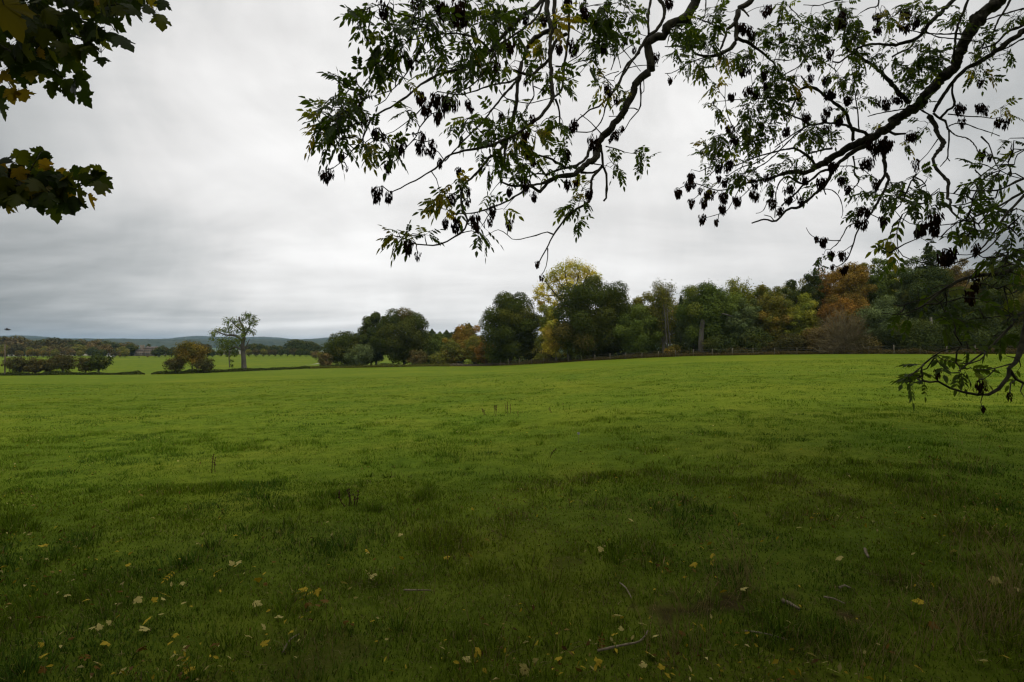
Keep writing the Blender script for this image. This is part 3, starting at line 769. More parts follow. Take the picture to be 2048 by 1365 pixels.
# ------------------------------------------------------------------ far country
def far_trees():
    r = np.random.default_rng(21)
    protos = []
    for k, pal in enumerate(('dark', 'haw', 'olive', 'brown', 'amber')):
        K = 20; g = (np.arange(K) + .5) / K; ph = np.arange(K) * 2.4; zz = 1 - 1.6 * g; rh = np.sqrt(np.maximum(0, 1 - zz * zz))
        L = np.stack([rh * np.cos(ph) * 3.3, rh * np.sin(ph) * 3.3, 6 + zz * 3.6, 1.8 + 0 * g, 1.8 + 0 * g, 1.6 + 0 * g], -1); L[:, 3:] *= (.7 + .7 * r.random((K, 1)))
        L = np.vstack([L, [[0, 0, 5.5, 3.4, 3.4, 4.6]]])
        V, f, c = lobe_leaves(L, 1500, 1.0, pal, r, .75, jit=.12)
        V[:, 2] = np.maximum(V[:, 2], .1)
        T = TubeSet(); T.add([(0, 0, -.5), (0, 0, 3), (0, 0, 7)], [.35, .3, .15], 6)
        protos.append((V, f, c, T))
    cache = {}
    labs = ["dark green tree of the far wood beyond the second field", "sombre brown green tree of the far wood beyond the second field", "olive tree of the far wood beyond the second field",
            "bare looking brown tree of the far wood beyond the second field", "amber tree in the far wood beyond the second field"]
    def put(px, top, d, kind, wide=1.0):
        x = PX(px, d); z = float(H(x, d)); h = EYE - (top - HOR) / F * d - z
        root = empty('far_tree', (x, d, z)); s = h / 10.4
        root.scale = (s * wide, s * wide, s); root.rotation_euler = (0, 0, r.random() * 6.28)
        tag(root, labs[kind], 'tree', ("dark", "sombre", "olive", "brown", "amber")[kind] + " trees of the far wood")
        if kind not in cache:
            V, f, c, T = protos[kind]
            cache[kind] = (mesh_np('crown', V, [f], M_leaf, root, col=c), T.build('trunk', M_bark, root))
        else:
            for q in cache[kind]:
                c = q.copy(); sc.collection.objects.link(c); c.parent = root
    # woods left of the gap: skyline row behind, lower trees in front
    for px in np.arange(-30, 265, 15):
        top = np.interp(px, [-30, 30, 90, 150, 200, 250, 270], [676, 678, 681, 684, 684, 687, 690]) + r.normal() * 1.8
        put(px + r.normal() * 3, top, 430 + r.random() * 30, int(r.choice([0, 1, 1, 3])), 1.3)
    for px in np.arange(-30, 270, 17):
        put(px + r.normal() * 3, 694 + r.normal() * 3, 385 + r.random() * 20, int(r.choice([0, 1, 2, 3])), 1.25)
    for px, k in ((5, 4), (38, 4), (62, 4), (75, 4), (86, 4), (96, 4), (55, 0), (110, 2), (160, 2), (185, 0), (228, 1), (240, 3), (250, 2), (205, 0), (140, 3)):
        put(px, 701 + r.normal() * 2, 345 + r.random() * 12, k, 1.1)
    put(297, 690, 440, 0, .6); put(278, 714, 345, 1, 1.6); put(295, 711, 352, 3, 1.0)
    for px, top in ((318, 696), (330, 697), (343, 699), (356, 698), (370, 697), (400, 698), (415, 697), (425, 702), (310, 702)):
        put(px, top, 350 + r.random() * 25, int(r.choice([0, 0, 1])), 1.3)
    for px, top in ((405, 690), (414, 690), (308, 697), (326, 693), (345, 696)):
        put(px, top, 520 + r.random() * 20, int(r.choice([0, 1])), 1.0)
    for px, top in ((440, 701), (455, 702), (470, 700), (498, 700), (512, 699), (526, 699), (538, 700), (550, 700), (562, 699), (575, 698), (588, 698), (600, 699), (612, 700), (622, 703)):
        put(px, top, 372 + r.random() * 25, int(r.choice([0, 0, 2, 1])), 1.25)
    for px, top in ((500, 690), (510, 689), (522, 690), (534, 693), (546, 692), (560, 693), (585, 682), (594, 682), (604, 684), (614, 685), (624, 686), (632, 690)):
        put(px, top, 440 + r.random() * 25, 0, 1.2)
    put(632, 703, 300, 3, 1.1); put(641, 705, 290, 2, 1.0)
far_trees()

def box(x0, x1, y0, y1, z0, z1):
    V = np.array([[x, y, z] for z in (z0, z1) for y in (y0, y1) for x in (x0, x1)], float)
    f = np.array([[0, 2, 3, 1], [4, 5, 7, 6], [0, 1, 5, 4], [1, 3, 7, 5], [3, 2, 6, 7], [2, 0, 4, 6]])
    return V, f
def boxes(name, bs, m, parent):
    Vs, Fs, n = [], [], 0
    for b in bs:
        V, f = box(*b); Vs.append(V); Fs.append(f + n); n += 8
    return mesh_np(name, np.concatenate(Vs), [np.concatenate(Fs)], m, parent)
def gable(name, x0, x1, y0, y1, z0, z1, m, parent):
    ym = (y0 + y1) / 2
    V = np.array([[x0, y0, z0], [x1, y0, z0], [x1, y1, z0], [x0, y1, z0], [x0, ym, z1], [x1, ym, z1]], float)
    return mesh_np(name, V, [np.array([[0, 1, 5, 4], [2, 3, 4, 5], [0, 3, 2, 1]]), np.array([[0, 4, 3], [1, 2, 5]])], m, parent)
def house():
    d = 395; x = PX(288, d); z = float(H(x, d))
    root = empty('stone_house', (x, d, z)); tag(root, "pale stone manor house with tall chimneys at the far wood", 'house')
    k = d / F
    boxes('wall', [(-1 * k, 19 * k, 0, 8, -1, 15 * k), (-20 * k, -1.01 * k, 1.5, 9, -1, 10.5 * k)], M_stone, root)
    rf = gable('roof', -1.3 * k, 19.2 * k, -.3, 8.3, 15 * k + .01, 18 * k + .3, M_roof, root)
    gable('wing_roof', -20.2 * k, -1.35 * k, 1.2, 9.3, 10.5 * k + .01, 14.2 * k, M_roof, root)
    for cx, h in ((-15, 22), (-12.3, 21), (-9.6, 22.5), (-2, 20), (17, 19.5)):
        boxes('chimney', [(cx * k - .4, cx * k + .4, 4.3, 5.2, 8 * k, h * k)], M_stone, root)
    for cx in (2, 6, 10, 14, 17):
        for zz in (3.5, 9.5):
            boxes('window', [(cx * k - .35, cx * k + .35, -.05, .02, zz * k, (zz + 3) * k)], M_dark, root)
    for cx in (-17, -13, -9, -5):
        boxes('window', [(cx * k - .35, cx * k + .35, 1.45, 1.52, 3.5 * k, 6.5 * k)], M_dark, root)
    d = 372; x = PX(216.5, d); z = float(H(x, d)); k = d / F
    root = empty('white_cottage', (x, d, z)); tag(root, "tiny white cottage gable behind the end of the hawthorn row", 'house')
    boxes('wall', [(-3 * k, 3 * k, 0, 5, -1, 3.2 * k)], M_white, root)
    gable('roof', -3.3 * k, 3.3 * k, -.2, 5.2, 3.2 * k + .01, 6 * k, M_roof, root)
    boxes('door', [(-.35, .35, -.05, .01, 0, 2.6)], M_dark, root)
    d = 398; x = PX(252, d); z = float(H(x, d)); k = d / F
    root = empty('stone_barn', (x, d, z)); tag(root, "low stone barn beside the manor house", 'barn')
    boxes('wall', [(-8 * k, 8 * k, 0, 7, -1, 4 * k)], M_stone, root)
    gable('roof', -8.3 * k, 8.3 * k, -.3, 7.3, 4 * k + .01, 8 * k, M_roof, root)
    boxes('door', [(-.9, .9, -.05, .01, 0, 3)], M_dark, root)
house()
# pale wet track in the second field
def track():
    pts = [(606, 729.5), (616, 728.5), (626, 727.6), (634, 726.6), (642, 725.4)]
    d = [212, 218, 224, 232, 242]
    P = np.array([[PX(p[0], q), q, float(H(PX(p[0], q), q)) + .08] for p, q in zip(pts, d)])
    P = spline(P, 3)
    V = np.concatenate([P + [0, -1.6, 0], P + [0, 1.6, .12]]); n = len(P)
    for v in V: v[2] = float(H(v[0], v[1])) + .1
    f = np.array([[i, i + 1, n + i + 1, n + i] for i in range(n - 1)])
    tag(mesh_np('track', V, [f], noise_mat('pale_gravel', (.4, .4, .38), (.6, .6, .57), .6)), kind='structure')
track()
def far_woods():
    r = np.random.default_rng(77)
    Vs, Fs, n = [], [], 0
    specs = []
    for k in range(170):
        az = R(r.uniform(-46, -12)); rad = r.choice([r.uniform(2300, 3300), r.uniform(3300, 4800), r.uniform(4800, 5700)])
        specs.append((az, rad, r.uniform(120, 620), r.uniform(40, 160)))
    for az, rad, ln, wd in specs:
        na, nb = max(8, int(ln / 16)), 5
        a, b = np.meshgrid(np.linspace(-.5, .5, na), np.linspace(-.5, .5, nb), indexing='ij')
        t = r.normal() * .25
        X = rad * math.sin(az) + a * ln * math.cos(t - az) ; Y = rad * math.cos(az) + a * ln * math.sin(t - az) + b * wd
        edge = (np.abs(a) < .499) & (np.abs(b) < .499)
        Z = H(X, Y) - 1 + edge * (15 + 10 * r.random(a.shape))
        Vs.append(np.stack([X, Y, Z], -1).reshape(-1, 3))
        i, j = np.meshgrid(np.arange(na - 1), np.arange(nb - 1), indexing='ij')
        Fs.append(np.stack([i * nb + j, (i + 1) * nb + j, (i + 1) * nb + j + 1, i * nb + j + 1], -1).reshape(-1, 4) + n); n += na * nb
    o = mesh_np('hill_woods', np.concatenate(Vs), [np.concatenate(Fs)], noise_mat('hill_wood_canopy', (.018, .03, .015), (.04, .052, .022), .05))
    tag(o, kind='stuff')
far_woods()

# ------------------------------------------------------------------ the ash overhead (near branches)
TL = {'A': (600, 0, 4.55), 'B': (1000, 0, 4.55), 'C': (600, 260, 4.55), 'D': (1000, 260, 4.55), 'E': (1330, 0, 4.55), 'F': (1648, 0, 4.55),
      'G': (1330, 260, 4.55), 'H': (1648, 260, 4.55), 'I': (1648, 490, 4.55), 'J': (1748, 640, 6.067), 'S': (0, 0, 5.689), 'K': (0, 270, 7.183)}
def tpx(t, x, y):
    a, b, s = TL[t]; return a + x / s, b + y / s
LIMBS = [
 # tile, width start, width end, depth start, depth end, points
 ('B', 92, 62, 7.0, 6.9, [(1900, -130), (1780, 0), (1690, 180), (1590, 195), (1530, 240), (1490, 325), (1400, 350), (1340, 410), (1345, 490), (1375, 570), (1365, 640), (1290, 700), (1230, 770), (1190, 880), (1130, 1010), (1040, 1130), (950, 1240), (890, 1353)]),
 ('B', 62, 14, 6.9, 5.6, [(890, 1353), (860, 1440), (810, 1475), (740, 1530), (680, 1590), (600, 1603), (490, 1623), (430, 1673), (365, 1743), (310, 1713), (250, 1695), (100, 1690), (0, 1655)]),
 ('B', 36, 12, 7.2, 6.6, [(1420, -60), (1500, 100), (1440, 250), (1340, 340), (1260, 470), (1190, 580), (1110, 700), (1080, 780), (1010, 860), (900, 970), (820, 1000), (700, 1100)]),
 ('B', 24, 20, 7.2, 7.0, [(1380, -60), (1350, 150), (1350, 310)]),
 ('B', 26, 9, 7.0, 6.6, [(1270, 480), (1150, 600), (1090, 740), (1000, 880), (960, 980), (920, 1110), (830, 1200), (690, 1200)]),
 ('B', 46, 26, 6.2, 5.2, [(420, -60), (430, 120), (460, 250), (455, 400), (460, 560), (470, 760), (480, 890), (450, 960), (380, 1050), (280, 1130), (150, 1220), (0, 1290)]),
 ('B', 26, 9, 5.2, 4.2, [(0, 1290), (-120, 1333), (-320, 1373), (-470, 1418), (-520, 1473), (-590, 1533), (-770, 1643), (-940, 1728), (-980, 1748)]),
 ('B', 40, 30, 6.2, 6.1, [(500, -60), (495, 100), (500, 270)]),
 ('B', 28, 20, 6.3, 6.0, [(600, -60), (625, 100), (625, 300), (610, 420), (580, 640), (570, 780), (540, 850), (485, 890)]),
 ('B', 44, 28, 6.1, 5.6, [(500, 270), (380, 310), (290, 370), (240, 460), (190, 600), (175, 680), (160, 800), (145, 960), (110, 1130), (75, 1230), (50, 1353)]),
 ('B', 26, 18, 5.6, 5.5, [(75, 1230), (45, 1353), (40, 1523)]),
 ('B', 32, 26, 6.1, 5.7, [(600, 310), (520, 360), (480, 440), (440, 550), (350, 630), (290, 680), (200, 670), (120, 640)]),
 ('B', 20, 9, 5.7, 4.6, [(190, 690), (80, 750), (-20, 765), (-150, 800), (-350, 860), (-570, 835)]),
 ('B', 22, 9, 5.6, 4.7, [(160, 730), (60, 840), (-40, 960), (-180, 1130), (-330, 1280), (-440, 1400), (-500, 1470)]),
 ('B', 42, 12, 5.8, 3.9, [(420, -60), (330, 60), (200, 150), (50, 300), (-100, 470), (-220, 570), (-400, 640), (-560, 680), (-720, 770), (-850, 880), (-1000, 980), (-1120, 1040), (-1190, 1090), (-1350, 1140)]),
 ('B', 22, 10, 5.8, 4.4, [(400, 0), (330, 160), (200, 270), (0, 410), (-60, 510), (-170, 690), (-290, 800), (-480, 860)]),
 ('A', 14, 6, 3.9, 3.8, [(640, 1090), (600, 1190), (560, 1290), (490, 1353), (380, 1473), (300, 1533)]),
 ('A', 20, 9, 4.8, 4.0, [(1690, 410), (1600, 350), (1500, 320), (1380, 305), (1230, 325), (1100, 350), (1000, 365)]),
 ('A', 14, 8, 4.2, 3.9, [(1250, 290), (1180, 210), (1050, 160), (900, 130), (790, 60)]),
 ('A', 14, 7, 4.2, 3.8, [(1160, 360), (1080, 490), (1000, 620), (910, 750), (830, 830), (780, 910), (680, 970)]),
 ('A', 10, 6, 3.9, 3.8, [(830, 825), (740, 855), (620, 885)]),
 ('A', 11, 7, 4.2, 4.0, [(1150, 1080), (1090, 1160), (1060, 1240), (980, 1330), (880, 1450), (840, 1480)]),
 ('A', 9, 6, 4.0, 3.9, [(1060, 1040), (960, 1120), (850, 1200), (740, 1240)]),
 ('D', 30, 16, 5.6, 4.6, [(75, 47), (0, 180), (-100, 260), (-200, 380), (-320, 500), (-350, 600), (-350, 690), (-300, 810)]),
 ('C', 18, 13, 4.6, 4.3, [(1520, 810), (1500, 900), (1400, 980), (1270, 1045), (1150, 1050), (1060, 1040)]),
 ('D', 30, 18, 6.8, 6.2, [(820, 160), (780, 260), (700, 320), (590, 350), (480, 380), (420, 420)]),
 ('D', 24, 11, 6.4, 5.9, [(600, 350), (450, 260), (330, 230), (130, 215)]),
 ('D', 18, 8, 6.2, 5.9, [(420, 420), (350, 320), (250, 270), (100, 210)]),
 ('D', 16, 8, 6.2, 5.7, [(430, 410), (330, 400), (200, 440), (0, 435)]),
 ('D', 24, 9, 6.2, 4.9, [(480, 440), (370, 490), (250, 510), (200, 570), (60, 650), (-60, 700), (-170, 740), (-280, 760), (-420, 760)]),
 ('D', 22, 18, 6.9, 6.8, [(920, 140), (930, 260), (935, 330), (970, 400), (970, 500), (965, 620), (945, 645)]),
 ('D', 28, 10, 6.9, 6.2, [(930, 330), (880, 390), (830, 460), (830, 560), (810, 660), (700, 720), (620, 780), (540, 880), (480, 970), (440, 1050), (380, 1160), (360, 1200)]),
 ('D', 12, 6, 6.5, 6.2, [(480, 950), (430, 930), (330, 960), (190, 995), (110, 995), (65, 955)]),
 ('D', 10, 7, 6.3, 6.2, [(435, 1080), (435, 1160), (420, 1240), (400, 1290), (385, 1310)]),
 ('D', 20, 16, 6.8, 6.9, [(740, 390), (840, 390), (930, 340)]), ('D', 16, 9, 6.8, 6.9, [(800, 290), (860, 310), (930, 320)]),
 ('D', 9, 5, 6.9, 6.7, [(960, 150), (1050, 170), (1140, 205), (1200, 215)]),
 ('B', 16, 7, 6.9, 6.8, [(1280, 720), (1280, 800), (1280, 960), (1260, 1010), (1180, 1100), (1130, 1190), (1040, 1220)]),
 ('B', 10, 6, 6.9, 6.9, [(1255, 1000), (1180, 985), (1060, 1060), (990, 1060)]), ('B', 9, 6, 6.9, 6.9, [(1305, 700), (1310, 830), (1285, 860)]),
 ('B', 9, 6, 6.6, 6.9, [(930, 480), (1070, 500), (1170, 430), (1290, 350)]), ('B', 9, 6, 6.6, 6.9, [(1010, 640), (1060, 500), (1120, 380), (1190, 320)]),
 ('B', 8, 6, 6.7, 6.7, [(1070, 500), (1100, 620)]), ('B', 9, 6, 6.7, 6.9, [(1050, 700), (1150, 630), (1300, 595), (1440, 605)]),
 ('B', 8, 5, 6.7, 6.5, [(1080, 650), (960, 690), (840, 770)]), ('B', 9, 6, 6.6, 6.9, [(1050, 370), (1160, 500), (1280, 650)]),
 ('B', 10, 6, 6.4, 6.6, [(850, 560), (950, 700), (1040, 800)]), ('B', 11, 6, 6.8, 6.6, [(930, 1230), (830, 1120), (730, 1040)]),
 ('B', 8, 5, 6.2, 6.4, [(640, 250), (760, 320), (840, 370)]), ('B', 9, 6, 6.1, 6.6, [(620, 570), (720, 510), (800, 440), (1000, 350), (1180, 290), (1330, 330)]),
 ('B', 10, 6, 6.1, 6.6, [(600, 620), (720, 560), (850, 530), (980, 400), (1100, 200), (1150, 0)]), ('B', 14, 8, 5.9, 5.7, [(300, 690), (300, 800), (310, 870), (270, 940), (150, 1120)]),
 ('B', 10, 7, 5.7, 6.0, [(-10, 820), (60, 900), (250, 940), (400, 910), (480, 890)]), ('B', 9, 6, 5.8, 6.0, [(310, 790), (400, 830), (480, 880)]),
 ('B', 18, 14, 6.0, 6.0, [(500, 900), (530, 970), (540, 1060), (540, 1150)]), ('B', 8, 5, 6.0, 6.2, [(760, 70), (900, 40), (1060, 30), (1200, -60)]),
 # right hand limbs
 ('F', 112, 92, 9.0, 9.0, [(1640, -70), (1560, 50), (1400, 170), (1320, 300), (1260, 450), (1210, 580)]),
 ('F', 96, 62, 9.0, 8.9, [(1210, 580), (1100, 700), (960, 820), (860, 960), (700, 1060), (560, 1170), (400, 1270), (250, 1330), (100, 1420), (0, 1480)]),
 ('F', 60, 12, 8.9, 8.5, [(0, 1480), (-70, 1523), (-160, 1570), (-300, 1560), (-420, 1600), (-540, 1660)]),
 ('G', 46, 12, 8.9, 8.6, [(1900, 60), (1820, 140), (1700, 210), (1600, 290), (1530, 380), (1440, 520), (1380, 570), (1250, 680), (1200, 710), (1120, 720), (1010, 830), (900, 815), (790, 850)]),
 ('E', 58, 34, 8.2, 8.0, [(840, -70), (800, -20), (760, 40), (690, 80), (655, 180), (650, 280), (650, 360), (610, 430), (530, 480)]),
 ('E', 32, 7, 8.0, 7.6, [(530, 480), (490, 510), (380, 515), (290, 490), (180, 430), (0, 425)]),
 ('E', 36, 18, 8.1, 8.0, [(650, 200), (570, 270), (540, 360), (500, 470)]), ('E', 32, 10, 8.1, 8.5, [(660, 345), (760, 390), (850, 450), (930, 520), (1000, 590), (1040, 680)]),
 ('E', 11, 6, 7.9, 7.5, [(380, 515), (260, 560), (150, 620), (60, 665), (0, 670)]), ('E', 14, 8, 8.0, 7.6, [(540, 290), (440, 230), (330, 180), (220, 145)]),
 ('E', 20, 12, 8.1, 8.0, [(700, 80), (740, 120), (765, 150)]), ('E', 12, 6, 7.8, 7.6, [(370, -40), (370, 100), (340, 190)]),
 ('F', 42, 12, 8.8, 8.6, [(1240, -50), (1100, 80), (950, 230), (860, 340), (740, 390), (600, 410), (470, 400), (330, 430), (220, 510), (140, 570), (80, 560)]),
 ('F', 20, 14, 8.7, 8.7, [(850, 340), (780, 440), (690, 480), (620, 520)]), ('F', 44, 20, 8.9, 8.7, [(780, 940), (680, 830), (580, 720), (500, 640), (400, 560), (280, 490), (200, 440)]),
 ('F', 32, 24, 8.9, 8.7, [(270, 1290), (250, 1170), (190, 1030), (100, 940), (0, 870)]), ('E', 24, 13, 8.7, 8.6, [(1447, 870), (1380, 810), (1300, 790), (1230, 820), (1180, 930), (1130, 1040)]),
 ('E', 12, 9, 8.7, 8.7, [(1300, 790), (1240, 690)]), ('F', 28, 18, 8.9, 8.7, [(420, 1230), (300, 1180), (150, 1130), (0, 1120)]),
 ('E', 18, 9, 8.7, 8.5, [(1447, 1120), (1320, 1135), (1240, 1090), (1150, 1050), (1040, 1010), (910, 990)]), ('E', 16, 9, 8.7, 8.5, [(1320, 1135), (1200, 1200), (1100, 1270), (1000, 1340)]),
 ('F', 50, 26, 8.7, 8.8, [(1900, 230), (1820, 280), (1700, 370), (1560, 470), (1420, 560), (1280, 640), (1190, 740), (1090, 860), (1000, 1020)]),
 ('F', 24, 14, 8.7, 8.8, [(1850, 220), (1740, 260), (1650, 310), (1560, 400), (1440, 440)]), ('F', 16, 10, 8.8, 8.8, [(1900, 320), (1780, 370), (1680, 430), (1560, 480)]),
 ('F', 14, 10, 8.8, 8.9, [(1900, 60), (1700, 110), (1480, 180)]), ('F', 22, 12, 8.8, 8.8, [(1740, -60), (1640, 100), (1560, 240), (1530, 370)]),
 ('F', 26, 20, 8.8, 8.9, [(1330, -50), (1270, 100), (1220, 230), (1190, 400), (1180, 560)]), ('F', 14, 8, 8.8, 8.7, [(1330, 320), (1230, 310), (1000, 310), (780, 280)]),
 ('F', 12, 8, 8.8, 8.7, [(1400, 380), (1250, 360), (1050, 340), (930, 290)]),
 ('H', 42, 16, 8.8, 7.5, [(960, -120), (1010, -50), (1040, 50), (1090, 120), (1050, 180), (1000, 240), (1000, 310), (1060, 400), (1130, 460), (1130, 540), (1120, 620), (1150, 640), (1150, 720), (1230, 810)]),
 ('H', 14, 8, 8.6, 8.4, [(1140, 0), (1130, 200), (1120, 260), (1060, 335)]), ('H', 10, 8, 8.4, 8.4, [(1120, 250), (1145, 285)]),
 ('H', 12, 6, 8.6, 7.0, [(1120, -20), (1200, 50), (1310, 80), (1380, 150), (1410, 240), (1420, 340)]), ('F', 20, 14, 8.7, 8.6, [(1000, 1030), (1060, 1080), (1100, 1100), (1130, 1180)]),
 ('F', 26, 16, 8.7, 8.6, [(1060, 1080), (1130, 1000), (1190, 960), (1170, 850), (1170, 740)]), ('F', 11, 6, 8.6, 8.0, [(1140, 1150), (1200, 1125), (1290, 1130), (1400, 1170), (1600, 1240)]),
 ('F', 11, 7, 8.6, 8.2, [(1130, 1040), (1300, 1060), (1430, 1065), (1540, 1080)]), ('F', 14, 8, 8.7, 8.6, [(980, 1060), (850, 990), (700, 1000), (520, 1030), (400, 1060)]),
 ('F', 24, 18, 8.8, 8.7, [(560, 1180), (650, 1220), (740, 1215)]),
 ('H', 36, 26, 8.8, 8.6, [(560, 60), (545, 180), (550, 280), (565, 380), (520, 470), (470, 560)]), ('H', 30, 12, 8.6, 8.3, [(565, 400), (585, 430), (575, 490), (530, 590), (470, 690), (400, 800), (330, 870)]),
 ('H', 14, 8, 8.3, 8.2, [(330, 870), (290, 960), (260, 1060), (230, 1140), (180, 1210), (110, 1250)]), ('H', 12, 7, 8.3, 8.2, [(380, 840), (230, 870), (150, 1000), (60, 1090)]),
 ('H', 8, 5, 8.2, 8.2, [(260, 1050), (170, 1110), (90, 1160)]), ('H', 9, 5, 8.2, 8.1, [(150, 1010), (50, 1005), (-70, 985), (-130, 945), (-160, 890)]),
 ('H', 8, 6, 8.3, 8.3, [(430, 770), (520, 810), (590, 810)]), ('H', 14, 8, 8.7, 8.6, [(270, 240), (280, 330), (275, 410), (320, 450), (300, 500), (240, 560)]), ('H', 9, 6, 8.7, 8.6, [(150, 330), (250, 330), (350, 360), (430, 420), (500, 470)]),
 ('H', 24, 10, 3.7, 3.5, [(1920, 400), (1820, 440), (1700, 500), (1580, 550), (1450, 555), (1300, 550)]), ('H', 14, 8, 3.6, 3.5, [(1580, 550), (1560, 620), (1480, 635), (1380, 640), (1280, 680), (1170, 690), (1040, 720)]),
 ('H', 11, 6, 3.5, 3.5, [(1380, 640), (1300, 610), (1180, 580), (1040, 565)]), ('H', 26, 12, 3.7, 3.4, [(1920, 490), (1820, 560), (1720, 620), (1600, 690), (1400, 780), (1240, 840)]),
 ('H', 26, 12, 3.6, 3.3, [(1920, 500), (1820, 600), (1680, 740), (1600, 860), (1500, 1000), (1400, 1120)]), ('H', 12, 7, 3.4, 3.3, [(1600, 960), (1480, 1090), (1340, 1160), (1200, 1210), (1080, 1240), (940, 1220), (720, 1150), (660, 1070)]),
 ('H', 11, 6, 3.4, 3.3, [(1500, 990), (1300, 965), (1150, 975), (980, 970)]), ('H', 10, 5, 3.4, 3.4, [(1240, 840), (1170, 855), (1050, 870), (850, 865), (780, 850), (700, 800), (640, 730)]),
 ('H', 9, 6, 3.4, 3.3, [(1450, 1110), (1300, 1140), (1150, 1130)]), ('H', 9, 5, 3.5, 3.5, [(1040, 85), (940, 220), (870, 290), (840, 400)]),
 ('H', 13, 7, 3.8, 3.6, [(1900, 140), (1760, 200), (1680, 230), (1600, 220)]), ('H', 11, 6, 3.7, 3.5, [(1430, 60), (1500, 130), (1540, 250), (1600, 370), (1700, 420), (1820, 450)]),
 # fans of the right limb
 ('G', 30, 14, 8.9, 8.7, [(1380, 330), (1300, 240), (1180, 170), (1080, 180)]), ('G', 14, 7, 8.7, 8.5, [(1080, 180), (960, 210), (800, 260), (620, 330), (440, 330), (310, 380)]), ('G', 20, 12, 8.9, 8.8, [(1520, 170), (1400, 190), (1250, 240)]),
 ('G', 20, 6, 8.7, 8.2, [(1200, 390), (1100, 400), (950, 440), (820, 470), (690, 500), (580, 540), (480, 550), (400, 530), (280, 490), (180, 510), (130, 535)]),
 ('G', 13, 5, 8.6, 8.3, [(1250, 0), (1150, 80), (1000, 230), (900, 310), (760, 400), (690, 510), (650, 590), (600, 680), (560, 740), (480, 770), (370, 800)]), ('G', 12, 6, 8.6, 8.4, [(1050, 150), (850, 290), (700, 340), (560, 430), (480, 530)]),
 ('G', 24, 14, 8.8, 8.7, [(1530, 370), (1420, 380), (1340, 450), (1250, 510), (1180, 590), (1060, 690)]), ('G', 18, 8, 8.8, 8.6, [(1300, 490), (1240, 490), (1120, 430), (1050, 470), (1010, 570), (1010, 640), (1000, 800)]),
 ('G', 9, 5, 8.5, 8.4, [(450, 370), (380, 440), (340, 500)]), ('G', 8, 5, 8.4, 8.3, [(490, 770), (480, 830)]), ('G', 7, 5, 8.4, 8.2, [(340, 560), (300, 600), (260, 630)]), ('G', 7, 5, 8.4, 8.3, [(480, 560), (440, 600), (390, 640)]),
 ('G', 9, 5, 8.5, 8.4, [(800, 500), (720, 590), (680, 620)]), ('G', 8, 5, 8.5, 8.4, [(940, 640), (890, 740), (830, 760)]), ('G', 9, 5, 8.7, 8.6, [(1440, 540), (1520, 550), (1590, 620), (1620, 740), (1605, 800)]), ('G', 9, 6, 8.6, 8.5, [(990, 830), (960, 790), (900, 775)]),
 ('G', 8, 5, 8.6, 8.5, [(1200, 590), (1190, 640), (1140, 670)]), ('G', 13, 8, 8.7, 8.6, [(1440, 520), (1455, 570), (1465, 590)]),
 ('E', 9, 5, 8.4, 8.2, [(900, 900), (700, 905), (540, 920), (470, 925)]), ('E', 10, 5, 8.4, 8.2, [(640, 1200), (590, 1100), (560, 1000), (545, 900), (500, 840), (480, 780)]), ('E', 6, 4, 8.2, 8.2, [(545, 900), (550, 770)]),
 ('E', 10, 6, 8.5, 8.6, [(1060, 690), (1180, 630), (1260, 570), (1330, 500)]), ('E', 9, 5, 8.5, 8.6, [(1000, 540), (1150, 545), (1240, 450), (1330, 400)]), ('E', 8, 5, 8.5, 8.6, [(1060, 220), (1160, 215), (1260, 240), (1340, 300)]),
 ('E', 9, 5, 8.6, 8.6, [(1130, 60), (1200, 130), (1250, 200)]), ('E', 10, 6, 8.7, 8.7, [(1580, 0), (1500, 20), (1400, 50), (1260, 45)]), ('F', 14, 8, 8.7, 8.7, [(500, -50), (490, 50), (400, 80), (330, 120)]), ('E', 7, 4, 8.6, 8.6, [(1615, -50), (1605, 130)]),
 ('F', 12, 8, 8.7, 8.7, [(320, 1200), (310, 1050), (290, 900), (270, 800)]),
 # low near branch at the right
 ('I', 26, 12, 3.3, 3.1, [(1920, 530), (1820, 620), (1740, 650), (1700, 740), (1600, 850), (1480, 960), (1300, 1090), (1230, 1150)]), ('I', 11, 7, 3.1, 3.0, [(1230, 1165), (1150, 1165), (1070, 1145), (1020, 1140)]),
 ('I', 58, 32, 3.3, 3.1, [(1860, 640), (1830, 780), (1810, 900), (1780, 1000), (1740, 1070), (1680, 1130)]), ('I', 32, 11, 3.1, 3.0, [(1680, 1130), (1680, 1200), (1600, 1310), (1500, 1360), (1400, 1365), (1280, 1345), (1150, 1300), (1040, 1240), (960, 1250), (880, 1240)]),
 ('I', 24, 20, 3.1, 3.1, [(1690, 1140), (1740, 1220), (1830, 1270), (1900, 1290)]), ('I', 13, 10, 3.1, 3.0, [(1740, 1235), (1700, 1260), (1690, 1350)]), ('I', 10, 7, 3.1, 3.0, [(1810, 1265), (1790, 1330), (1830, 1400)]),
 ('I', 12, 8, 3.1, 3.0, [(1700, 1085), (1570, 1120), (1480, 1140), (1380, 1135)]), ('I', 10, 7, 3.0, 3.0, [(1560, 1130), (1500, 1190), (1450, 1225)]), ('I', 10, 7, 3.1, 3.1, [(1745, 1030), (1700, 1020), (1660, 1012)]),
 ('I', 13, 7, 3.1, 3.0, [(1470, 980), (1460, 1010), (1420, 1050), (1320, 1085), (1200, 1075), (1090, 1050), (1030, 1010)]), ('J', 10, 7, 3.0, 3.0, [(1320, 910), (1295, 1000), (1310, 1050)]),
 ('I', 44, 14, 3.6, 3.2, [(1920, 20), (1820, 90), (1750, 200), (1600, 260), (1450, 270), (1320, 295), (1200, 345), (1100, 400), (1000, 480), (930, 540), (830, 590)]), ('I', 12, 7, 3.3, 3.2, [(1200, 335), (1020, 440), (940, 490), (830, 515), (690, 555), (640, 545), (634, 530)]),
